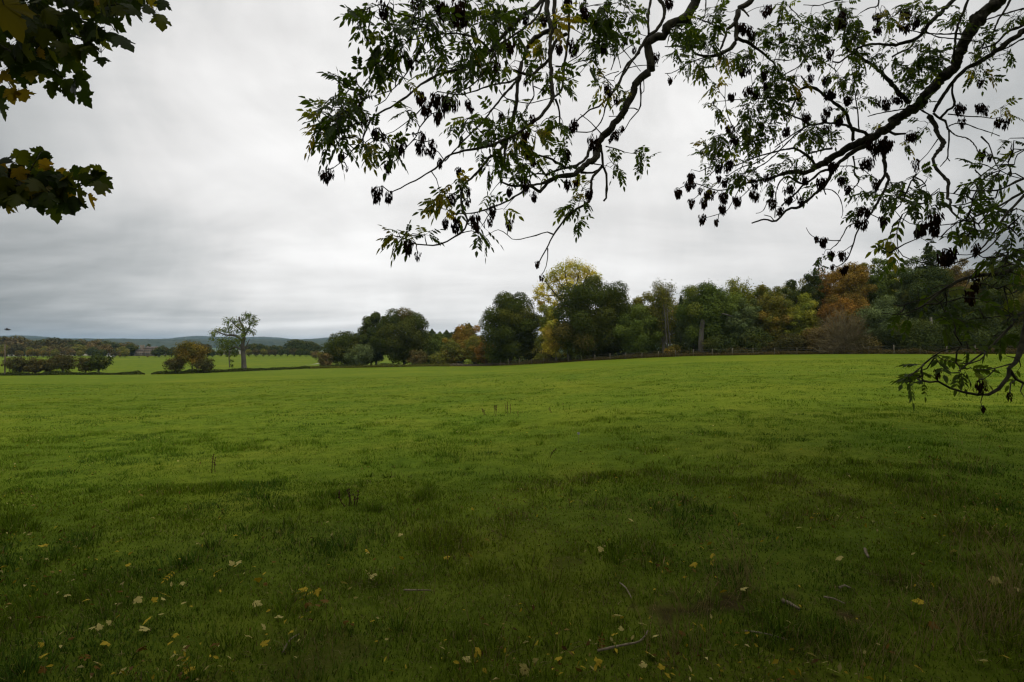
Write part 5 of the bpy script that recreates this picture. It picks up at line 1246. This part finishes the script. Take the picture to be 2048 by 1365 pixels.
YEL = [(.20, .13, .012), (.14, .11, .012), (.26, .16, .014)]
edge = {'S': [(1830, 230, 0), (1840, 40, 0), (1680, 110, 0), (1720, 20, 1), (1420, 470, 0), (1260, 400, 0), (1440, 210, 0), (1320, 280, 0), (1150, 680, 0), (1160, 500, 0), (1060, 560, 0), (930, 850, 0), (910, 930, 0), (960, 1120, 0), (790, 1080, 0), (570, 1010, 0),
              (300, 890, 0), (340, 850, 1), (920, 650, 0), (770, 700, 0), (50, 870, 1), (100, 940, 1), (110, 1080, 1), (250, 1080, 1), (20, 1080, 0), (10, 1260, 0), (80, 120, 1), (1500, 100, 0), (1550, 20, 0), (1350, 120, 0), (1220, 60, 0), (1050, 140, 0), (640, 880, 0), (460, 860, 0), (820, 980, 0), (740, 980, 0), (140, 800, 0), (1000, 420, 0), (1100, 360, 0)],
        'K': [(60, 370, 0), (290, 340, 0), (560, 300, 0), (650, 340, 0), (640, 440, 1), (520, 580, 0), (700, 570, 0), (860, 600, 1), (960, 650, 0), (1230, 500, 0), (1390, 550, 0), (1100, 560, 0), (1190, 630, 0), (1390, 650, 0), (1500, 680, 0), (1430, 800, 1), (1440, 760, 0), (1270, 950, 1), (1120, 890, 0), (1080, 1000, 0), (960, 1010, 0),
              (780, 1120, 0), (560, 1050, 0), (640, 980, 0), (900, 770, 0), (760, 770, 0), (600, 790, 0), (450, 800, 0), (300, 740, 0), (200, 640, 0), (100, 590, 0), (50, 790, 0), (200, 890, 1), (170, 1000, 1), (80, 1060, 1), (30, 1000, 0), (330, 890, 0), (240, 520, 0), (400, 930, 0), (500, 920, 0), (850, 920, 0), (930, 930, 1), (20, 500, 0), (120, 470, 0), (380, 700, 0), (700, 700, 0), (820, 690, 0), (30, 900, 0), (440, 420, 0)]}
LCn, LDn, LNn, LSz, LCol = [], [], [], [], []
def put_leaf(px, py, d, y):
    c = P3(px, py, d); j = int(np.argmin(np.linalg.norm(sn - c, axis=1))); a = sn[j]
    size = .120 * rs.uniform(.8, 1.15) * (.9 if y else 1)
    D = unit(unit(c - a + 1e-6) * .5 + rdir(1, rs)[0] * .55 + np.array([.15, 0, -.75]))
    Nn = unit(np.array([-px / F * .0, -1.0, .1]) + rdir(1, rs)[0] * .75)
    base = c - D * size * .45
    LCn.append(base); LDn.append(D); LNn.append(Nn); LSz.append(size)
    LCol.append(np.array((YEL if y else GREEN)[rs.integers(0, 3 if y else 4)]))
    m = (a + base) / 2 + np.array([0, 0, .02]); SB.add([a, m, base], [.0018, .0013, .001], 4)
for t, lst in edge.items():
    for x, y, yl in lst:
        px, py = tpx(t, x, y); put_leaf(px, py, 4.35 + rs.normal() * .1, yl)
k = 0
while k < 250:      # the dense upper mass, thinning towards its slanting lower edge
    x, y = rs.uniform(-250, 1800), rs.uniform(-350, 1000)
    lim = np.interp(x, [-250, 0, 400, 850, 1000, 1200, 1500, 1850], [860, 820, 840, 900, 560, 330, 60, -40])
    if y < lim - 60: put_leaf(*tpx('S', x, y), 4.5 + rs.normal() * .22, rs.random() < .03); k += 1
k = 0
while k < 62:
    x, y = rs.uniform(-250, 1050), rs.uniform(420, 1020)
    if abs(y - 730) < np.interp(x, [-250, 0, 700, 1050], [330, 280, 220, 110]): put_leaf(*tpx('K', x, y), 4.25 + rs.normal() * .15, rs.random() < .10); k += 1
V, f, c = palm_leaves(LCn, LDn, LNn, LSz, LCol)
mesh_np('foliage', V - S0, [f], M_near, syc, col=c)
# the one yellow leaf hanging close to the lens
c0 = P3(8, 10, 1.5)
V, f, c = palm_leaves([c0 - np.array([.02, 0, -.03])], [np.array([.45, 0, -.9])], [np.array([.35, -.9, .2])], [.105], [np.array((.10, .08, .010))])
mesh_np('yellow_leaf', V - S0, [f], M_near, syc, col=c)
SB.add([P3(-60, -160, 1.55), P3(-20, -70, 1.5), c0], [.004, .003, .0015], 5)
limb2([(-7.3, 1.7, sz + 4), (-4, 1.8, 3.4), tuple(P3(-60, -160, 1.55))], .05, .004)
SB.build('branches', M_bark, syc, S0)
overhead(syc, 'crown', lob(-8.5, -1.5, 9.0, 9.5, 8, 4.5, 100, 1.8, 8), 25000, .32, 'dark', 9, lob(-5, -5, 5.0, 8, 5, 3.5, 90, 1.8, 34))  # last lobes are added out of view behind the camera for foreground shade

# ------------------------------------------------------------------ grass
def build_grass():
    r = np.random.default_rng(3)
    bands = [  # d0, d1, blades per m2, height, width, segments
        (2.3, 4.5, 5200, .064, .0050, 2), (4.5, 8, 2500, .060, .0068, 2), (8, 15, 900, .052, .0105, 1), (15, 30, 250, .045, .019, 1), (30, 60, 45, .045, .040, 1)]
    # tussocks: coarse tufts whose blades fan outwards
    tn = 300; td = 2.4 + 13 * r.random(tn) ** 1.1; tx = (r.random(tn) * 2 - 1) * .98 * td
    Vs, Qs, Ts, Cs, off = [], [], [], [], 0
    for bi, (d0, d1, dens, h, w, seg) in enumerate(bands):
        area = .98 * (d1 ** 2 - d0 ** 2); n = int(area * dens)
        y = np.sqrt(d0 ** 2 + (d1 ** 2 - d0 ** 2) * r.random(n)); x = (r.random(n) * 2 - 1) * .98 * y
        tus = np.zeros(n, bool); ta = np.zeros(n)
        sel = np.where((td >= d0) & (td < d1))[0]
        if bi < 3 and len(sel):
            m = int(n * .035); k = sel[r.integers(0, len(sel), m)]
            a_ = r.random(m) * 6.283; q = np.abs(r.normal(size=m)) * (.04 + .12 * ((k * 7919) % 100) / 100)
            x = np.concatenate([x, tx[k] + q * np.cos(a_)]); y = np.concatenate([y, td[k] + q * np.sin(a_)])
            tus = np.concatenate([tus, np.ones(m, bool)]); ta = np.concatenate([ta, a_]); n = len(x)
        bare = earth_amount(x, y)
        clump = vnoise(x, y, .32, 61, 3)
        worn = np.clip(.20 + sstep(x + .35 * y, -2.5, 4.0) * .8 + .35 * (1 - sstep(y, 2.6, 5)), 0, 1) * (1 - sstep(y, 6.5, 11))
        thin = np.clip(bare * 1.0 + worn * .35 * sstep(vnoise(x, y, .5, 71, 3), .45, .7), 0, .90)
        keep = (r.random(n) > thin) & (r.random(n) < (.25 + 1.25 * clump)) | tus
        x, y, clump, bare, worn, tus, ta = [q[keep] for q in (x, y, clump, bare, worn, tus, ta)]; n = len(x)
        z = H(x, y)
        patch = vnoise(x, y, 1.7, 41, 3); patch2 = vnoise(x, y * .55, 9.0, 43, 3)
        tall = .55 + 1.2 * sstep(vnoise(x, y, .55, 45, 2), .45, .8)
        hh = h * (.4 + .9 * r.random(n)) * (.5 + 1.0 * clump) * tall
        hh = np.where(tus, h * (1.2 + 1.3 * r.random(n)), hh)
        ww = w * (.6 + .7 * r.random(n))
        a = r.random(n) * 6.283; la = np.where(tus, ta + r.normal(size=n) * .4, r.random(n) * 6.283)
        S = np.stack([np.cos(a), np.sin(a), 0 * a], -1); B = np.stack([x, y, z - .004], -1)
        Ld = np.stack([np.cos(la), np.sin(la), 0 * la], -1); lean = (.3 + 1.1 * r.random(n))
        g1 = np.array([.066, .128, .007]); g2 = np.array([.125, .160, .010]); g3 = np.array([.040, .088, .014])
        t1 = sstep(patch2, .35, .62) * .45 + .35 * sstep(patch, .5, .72); t2 = 1 - sstep(patch, .3, .48)
        col = g1 + (g2 - g1) * t1[:, None]; col = col + (g3 - col) * (t2 * .7)[:, None]
        col = np.where(tus[:, None], col * .85 + g3 * .15, col)
        col = col * (.45 + 1.0 * r.random((n, 1)) ** 1.3)
        dry = r.random(n) < np.clip(.03 + .05 * sstep(patch, .55, .75) + worn * (.13 + .30 * sstep(vnoise(x, y, .7, 73, 3), .45, .65)) + .5 * bare, 0, .8)
        c_dry = np.array([(.17, .135, .055), (.10, .075, .032), (.22, .18, .08), (.06, .045, .02)])[r.integers(0, 4, n)]
        col = np.where(dry[:, None], c_dry * (.6 + .6 * r.random((n, 1))), col)
        pale = (r.random(n) < .07) & ~dry; col = np.where(pale[:, None], np.array([.17, .21, .03]) * (.7 + .6 * r.random((n, 1))), col)
        flat = dry & (r.random(n) < .7)
        lean = np.where(flat, 3.0 + 2 * r.random(n), lean); hh = np.where(flat, hh * .45, hh)
        hh = hh[:, None]; ww = ww[:, None]; lean = lean[:, None]; up = np.array([0, 0, 1.0]); fl = np.minimum(lean, 1.2)
        if seg == 2:
            m = B + up * hh * .6 + Ld * hh * lean * .25; t = B + up * hh * (1 - .3 * fl) + Ld * hh * lean * .75
            V = np.stack([B - S * ww * .5, B + S * ww * .5, m + S * ww * .4, m - S * ww * .4, t], 1).reshape(-1, 3)
            i = np.arange(n)[:, None] * 5 + off
            Qs.append(i + np.array([0, 1, 2, 3])); Ts.append(i + np.array([3, 2, 4])); k = 5
        else:
            t = B + up * hh * (1 - .3 * fl) + Ld * hh * lean * .6
            V = np.stack([B - S * ww * .5, B + S * ww * .5, t], 1).reshape(-1, 3)
            i = np.arange(n)[:, None] * 3 + off
            Ts.append(i + np.array([0, 1, 2])); k = 3
        off += n * k
        Vs.append(V); Cs.append(np.repeat(col, k, axis=0))
    o = mesh_np('grass', np.concatenate(Vs), [np.concatenate(Qs), np.concatenate(Ts)], M_grass, col=np.clip(np.concatenate(Cs), .004, 1))
    tag(o, kind='stuff')
build_grass()

# dry bents standing out of the grass by the trees
def bents():
    r = np.random.default_rng(8); T = TubeSet()
    spots = [(1900, 1010, 60, 30), (1960, 1130, 70, 30), (1990, 1260, 60, 40), (1880, 1300, 60, 28), (1490, 1180, 45, 40), (1350, 1300, 45, 45), (1740, 1330, 60, 20), (820, 1250, 60, 14), (700, 1300, 60, 12), (1250, 1060, 40, 12), (1940, 930, 50, 20), (1000, 1330, 50, 10), (2030, 1200, 40, 40)]
    for px, py, sp, n in spots:
        for k in range(n):
            g = G3(px + r.normal() * sp * .7, py + r.normal() * sp * .35)
            h = r.uniform(.14, .42) * (1.0 if px > 1300 else .7); a = r.random() * 6.28; l = h * r.uniform(.05, .7)
            e = g + [math.cos(a) * l, math.sin(a) * l, h]; m = g * .5 + e * .5 + [0, 0, h * .12]
            T.add(spline([g, m, e], .05), np.linspace(.0016, .0008, len(spline([g, m, e], .05))), 3)
            if r.random() < .4:
                T.add([e, e + (e - m) * .12, e + (e - m) * .25], [.001, .0045, .001], 4)
    m = noise_mat('dry_bent', (.17, .125, .045), (.30, .23, .09), 20, spec=.03)
    o = T.build('dry_grass_stems', m); tag(o, kind='stuff')
bents()

# fallen leaves, each one lying on the grass
def fallen():
    r = np.random.default_rng(17)
    kinds = []
    colset = {'yellow': (.38, .28, .025), 'pale': (.42, .36, .12), 'brown': (.12, .066, .012)}
    for cname in colset:
        for k in range(3):
            c = np.array(colset[cname]) * r.uniform(.85, 1.1)
            V, f, cc = palm_leaves([np.array([0, -.05, 0])], [np.array([0, 1, 0.])], [np.array([0, 0, 1.])], [.085], [c])
            V[:, 2] = V[:, 2] * 1.2 + .012 + .25 * V[:, 0] * V[:, 1] * 3
            me = mesh_np('fallen_leaf', V - [0, 0, V[:, 2].min()], [f], M_litter, col=cc); kinds.append((cname, 'syc', me))
        for k in range(2):
            c = np.array(colset[cname]) * r.uniform(.85, 1.1)
            if k == 0:
                V, f, cc = leaflets([np.array([0, -.03, .01])], [np.array([0, 1, .15])], [np.array([.2, 0, 1.])], [.07], [c], .38)
            else:
                B, D, NN, L2, C2 = [], [], [], [], []
                for j in range(4):
                    for sg in (-1, 1): B.append(np.array([0, -.07 + .035 * j, .012])); D.append(np.array([sg * .9, .5, r.uniform(-.1, .25)])); NN.append(np.array([0, .1, 1.]) + r.normal(size=3) * .3); L2.append(.05 * r.uniform(.8, 1.2)); C2.append(c * r.uniform(.8, 1.1))
                B.append(np.array([0, .07, .012])); D.append(np.array([0, 1, .1])); NN.append(np.array([0, 0, 1.])); L2.append(.055); C2.append(c)
                V, f, cc = leaflets(B, D, NN, L2, C2, .38)
            me = mesh_np('fallen_leaf', V - [0, 0, V[:, 2].min()], [f], M_litter, col=cc); kinds.append((cname, 'ash' if k == 0 else 'ashspray', me))
    lab = {('yellow', 'syc'): "yellow lobed sycamore leaf lying on the grass", ('pale', 'syc'): "pale cream underside of a fallen lobed sycamore leaf in the grass", ('brown', 'syc'): "curled brown sycamore leaf lying on the grass",
           ('yellow', 'ash'): "single narrow yellow ash leaflet lying on the grass", ('pale', 'ash'): "single narrow pale ash leaflet lying on the grass", ('brown', 'ash'): "single narrow brown ash leaflet lying on the grass",
           ('yellow', 'ashspray'): "whole yellow ash leaf with paired leaflets fallen on the grass", ('pale', 'ashspray'): "whole pale ash leaf with paired leaflets fallen on the grass", ('brown', 'ashspray'): "whole brown ash leaf with paired leaflets fallen on the grass"}
    exact = [(365, 1340, 'pale', 'syc'), (1073, 1303, 'yellow', 'syc'), (1198, 1333, 'yellow', 'syc'), (320, 1243, 'pale', 'syc'), (175, 1216, 'yellow', 'syc'), (525, 1268, 'pale', 'syc'), (572, 1260, 'pale', 'ash'), (600, 1268, 'pale', 'ash'), (940, 1297, 'pale', 'ash'),
             (80, 1098, 'yellow', 'syc'), (92, 1098, 'yellow', 'syc'), (470, 1143, 'yellow', 'ash'), (508, 1144, 'yellow', 'ash'), (558, 1072, 'pale', 'ashspray'), (800, 1078, 'pale', 'syc'), (710, 1132, 'pale', 'ash'), (740, 1166, 'pale', 'ashspray'), (1175, 1093, 'pale', 'syc'),
             (1555, 1082, 'yellow', 'ash'), (1600, 1062, 'pale', 'syc'), (1680, 1128, 'pale', 'syc'), (1528, 1150, 'pale', 'ash'), (1425, 1132, 'yellow', 'ashspray'), (1600, 1228, 'yellow', 'ash'), (1990, 1175, 'pale', 'syc'), (1960, 1335, 'pale', 'syc'), (2010, 1330, 'yellow', 'syc'), (1238, 1247, 'pale', 'syc'),
             (80, 1355, 'brown', 'syc'), (195, 1355, 'brown', 'syc'), (85, 1330, 'yellow', 'syc'), (148, 1287, 'brown', 'syc'), (620, 1222, 'brown', 'syc'), (645, 1216, 'brown', 'syc'), (635, 1230, 'brown', 'syc'), (695, 1260, 'brown', 'syc'), (705, 1258, 'brown', 'syc'), (925, 1110, 'pale', 'ash'), (842, 1130, 'pale', 'ash'),
             (440, 1345, 'pale', 'ash'), (420, 1325, 'yellow', 'ash'), (350, 1285, 'yellow', 'syc'), (205, 1303, 'yellow', 'syc'), (935, 1330, 'pale', 'syc'), (1045, 1355, 'pale', 'syc'), (1010, 1318, 'yellow', 'ash'), (1310, 1285, 'pale', 'syc'), (1265, 1290, 'pale', 'ash')]
    spots = list(exact)
    while len(spots) < 300:
        px = r.uniform(0, 2048); py = 900 + 460 * r.random() ** .62
        w = vnoise(px, py, 170, 5, 2)
        if r.random() > sstep(w, .35, .65): continue
        if py < 1010 and r.random() < .5: continue
        cn = r.choice(['yellow', 'pale', 'brown'], p=[.46, .32, .22]); kd = r.choice(['syc', 'ash', 'ashspray'], p=[.24, .71, .05])
        spots.append((px, py, cn, kd))
    used = set()
    for px, py, cn, kd in spots:
        cand = [q for q in kinds if q[0] == cn and q[1] == kd]; base = cand[r.integers(0, len(cand))][2]
        if base.name in used: o = base.copy(); sc.collection.objects.link(o)
        else: o = base; used.add(base.name)
        g = G3(px, py); o.location = g + [0, 0, r.uniform(.022, .05)]
        o.rotation_euler = (r.normal() * .45 + .15, r.normal() * .45, r.random() * 6.28); s = r.uniform(.36, .70) * (1 if kd == 'syc' else .95); o.scale = (s, s, s)
        tag(o, lab[(cn, kd)], 'leaf', {'syc': 'sycamore leaves', 'ash': 'ash leaflets', 'ashspray': 'ash leaves'}[kd] + " fallen on the grass, " + cn)
    for cn, kd, o in kinds:
        if o.name not in used: bpy.data.objects.remove(o)
fallen()
def flecks():
    r = np.random.default_rng(41); n = 5200
    d = 2.5 + 11 * r.random(n) ** 1.5; x = (r.random(n) * 2 - 1) * .98 * d
    k = r.random(n) < sstep(vnoise(x, d, .9, 91, 3), .42, .68) * (1 - .6 * sstep(d, 7, 13)); x, d = x[k], d[k]; n = len(x)
    C = np.stack([x, d, H(x, d) + r.uniform(.025, .065, n)], -1)
    c = np.array([(.36, .27, .025), (.42, .36, .14), (.13, .075, .02), (.09, .05, .016), (.24, .17, .05)])[r.choice(5, n, p=[.28, .24, .2, .16, .12])]
    V, f = quads(C, unit(r.normal(size=(n, 3)) * .6 + [0, 0, 1]), .022 + .034 * r.random(n) ** 2, .45, r)
    tag(mesh_np('leaf_litter', V, [f], M_litter, col=np.repeat(c * (.6 + .6 * r.random((n, 1))), 4, 0)), kind='stuff')
flecks()

# dead sticks on the trodden ground
def stick(name, label, pts, w, m=M_stick):
    P = np.array([G3(*p) + [0, 0, .02 + .01 * (i % 2)] for i, p in enumerate(pts)])
    T = TubeSet(); p = spline(P, .04); n = len(p)
    T.add(p + rng.normal(size=p.shape) * w * .15, np.linspace(w, w * .6, n) * (1 + rng.random(n) * .2), 7)
    o0 = p[0]; o = T.build(name, m, None, o0); o.location = o0
    tag(o, label, 'stick')
for lab, pts, w in (("short thick pale stick with a yellow leaf at its tip", [(1565, 1208), (1580, 1216), (1600, 1226)], .014),
                    ("thin straight pale twig just past the thick stick", [(1648, 1200), (1668, 1207), (1690, 1213)], .006),
                    ("stubby pale stick lying flat above the thin straight twig", [(1678, 1181), (1690, 1180), (1702, 1182)], .008),
                    ("long curved bare twig low in the middle of the grass", [(1195, 1309), (1240, 1303), (1280, 1290), (1296, 1272)], .007),
                    ("short dark stick standing half upright in grass past the pale sticks", [(1730, 1104), (1732, 1112), (1737, 1120)], .012),
                    ("thin twig slanting across bare earth near the yellow leaves", [(1240, 1172), (1252, 1185), (1263, 1202)], .005),
                    ("slender twig beside the fallen paired ash leaf", [(808, 1186), (835, 1189), (862, 1187)], .006),
                    ("fine pale twig pointing at the cream leaf near the bottom edge", [(565, 1312), (580, 1290), (598, 1275)], .004),
                    ("long thin grey twig on the brown earth by the dry tussock", [(1490, 1269), (1530, 1278), (1575, 1287)], .005)):
    stick('fallen_stick', lab, pts, w)

# dead dock stalks, a dandelion clock
def dock(px, py, h, label, n=3, seed=1):
    r = np.random.default_rng(seed); g = G3(px, py); T = TubeSet()
    for k in range(n):
        a = r.random() * 6.28; b = np.array([math.cos(a), math.sin(a), 0]) * .05 * k; e = b + [r.normal() * .04, r.normal() * .03, h * r.uniform(.6, 1)]
        p = spline([b, (b + e) / 2 + r.normal(size=3) * .01, e], .03); T.add(p, np.linspace(.006, .003, len(p)), 5)
        for q in p[len(p) // 2:]:
            for j in range(3): d = rdir(1, r)[0]; T.add([q, q + d * .012, q + d * .022], [.003, .008, .002], 4)
    o = T.build('dead_dock', noise_mat('dock_brown', (.035, .014, .008), (.07, .03, .014), 40)); o.location = g
    tag(o, label, 'weed')
dock(991, 832, .30, "cluster of brown dock stalks, part nearest the middle of the field", 3, 1)
dock(1015, 828, .36, "tallest brown dock stalks of the cluster in mid field", 4, 2)
dock(972, 831, .22, "short brown dock stalks at the edge of the mid field cluster", 3, 3)
dock(1037, 833, .22, "single brown dock stalk standing apart from the mid field cluster", 1, 4)
dock(1101, 826, .16, "low withered dock lying past the mid field cluster", 2, 5)
dock(1101, 916, .20, "dark dock stalk between the dandelion clock and the camera", 1, 6)
dock(430, 945, .34, "lone upright brown dock stalks in the near left grass", 2, 7)
dock(690, 1014, .20, "red brown dock stalks in the shaded grass near pale petals", 3, 8)
dock(708, 1012, .16, "small red brown dock stalk beside the other shaded ones", 2, 9)
def dandelion():
    g = G3(1157, 886); r = np.random.default_rng(2)
    root = empty('dandelion_clock', tuple(g)); tag(root, "white dandelion clock standing alone in the green field", 'flower')
    T = TubeSet(); T.add(spline([(0, 0, 0), (.005, 0, .08), (0, 0, .16)], .03), .003, 5); T.build('stem', M_stick, root)
    T = TubeSet()
    for d in rdir(120, r): T.add([np.array([0, 0, .175]), np.array([0, 0, .175]) + d * .02, np.array([0, 0, .175]) + d * .026], [.0012, .0015, .004], 3)
    T.build('seed_head', M_fluff, root)
dandelion()

# ------------------------------------------------------------------ the air
def haze():
    V, f = box(-12600, 12600, -12600, 12600, -75.5, 135)
    m, t, o = mat('haze_air')
    v = t.nodes.new('ShaderNodeVolumePrincipled'); v.inputs['Color'].default_value = (.50, .75, 1.0, 1); v.inputs['Density'].default_value = 7.5e-5
    v.inputs['Anisotropy'].default_value = .2
    t.links.new(v.outputs[0], o.inputs['Volume'])
    ob = mesh_np('haze', V, [f], m); ob.display_type = 'WIRE'; tag(ob, kind='stuff')
haze()
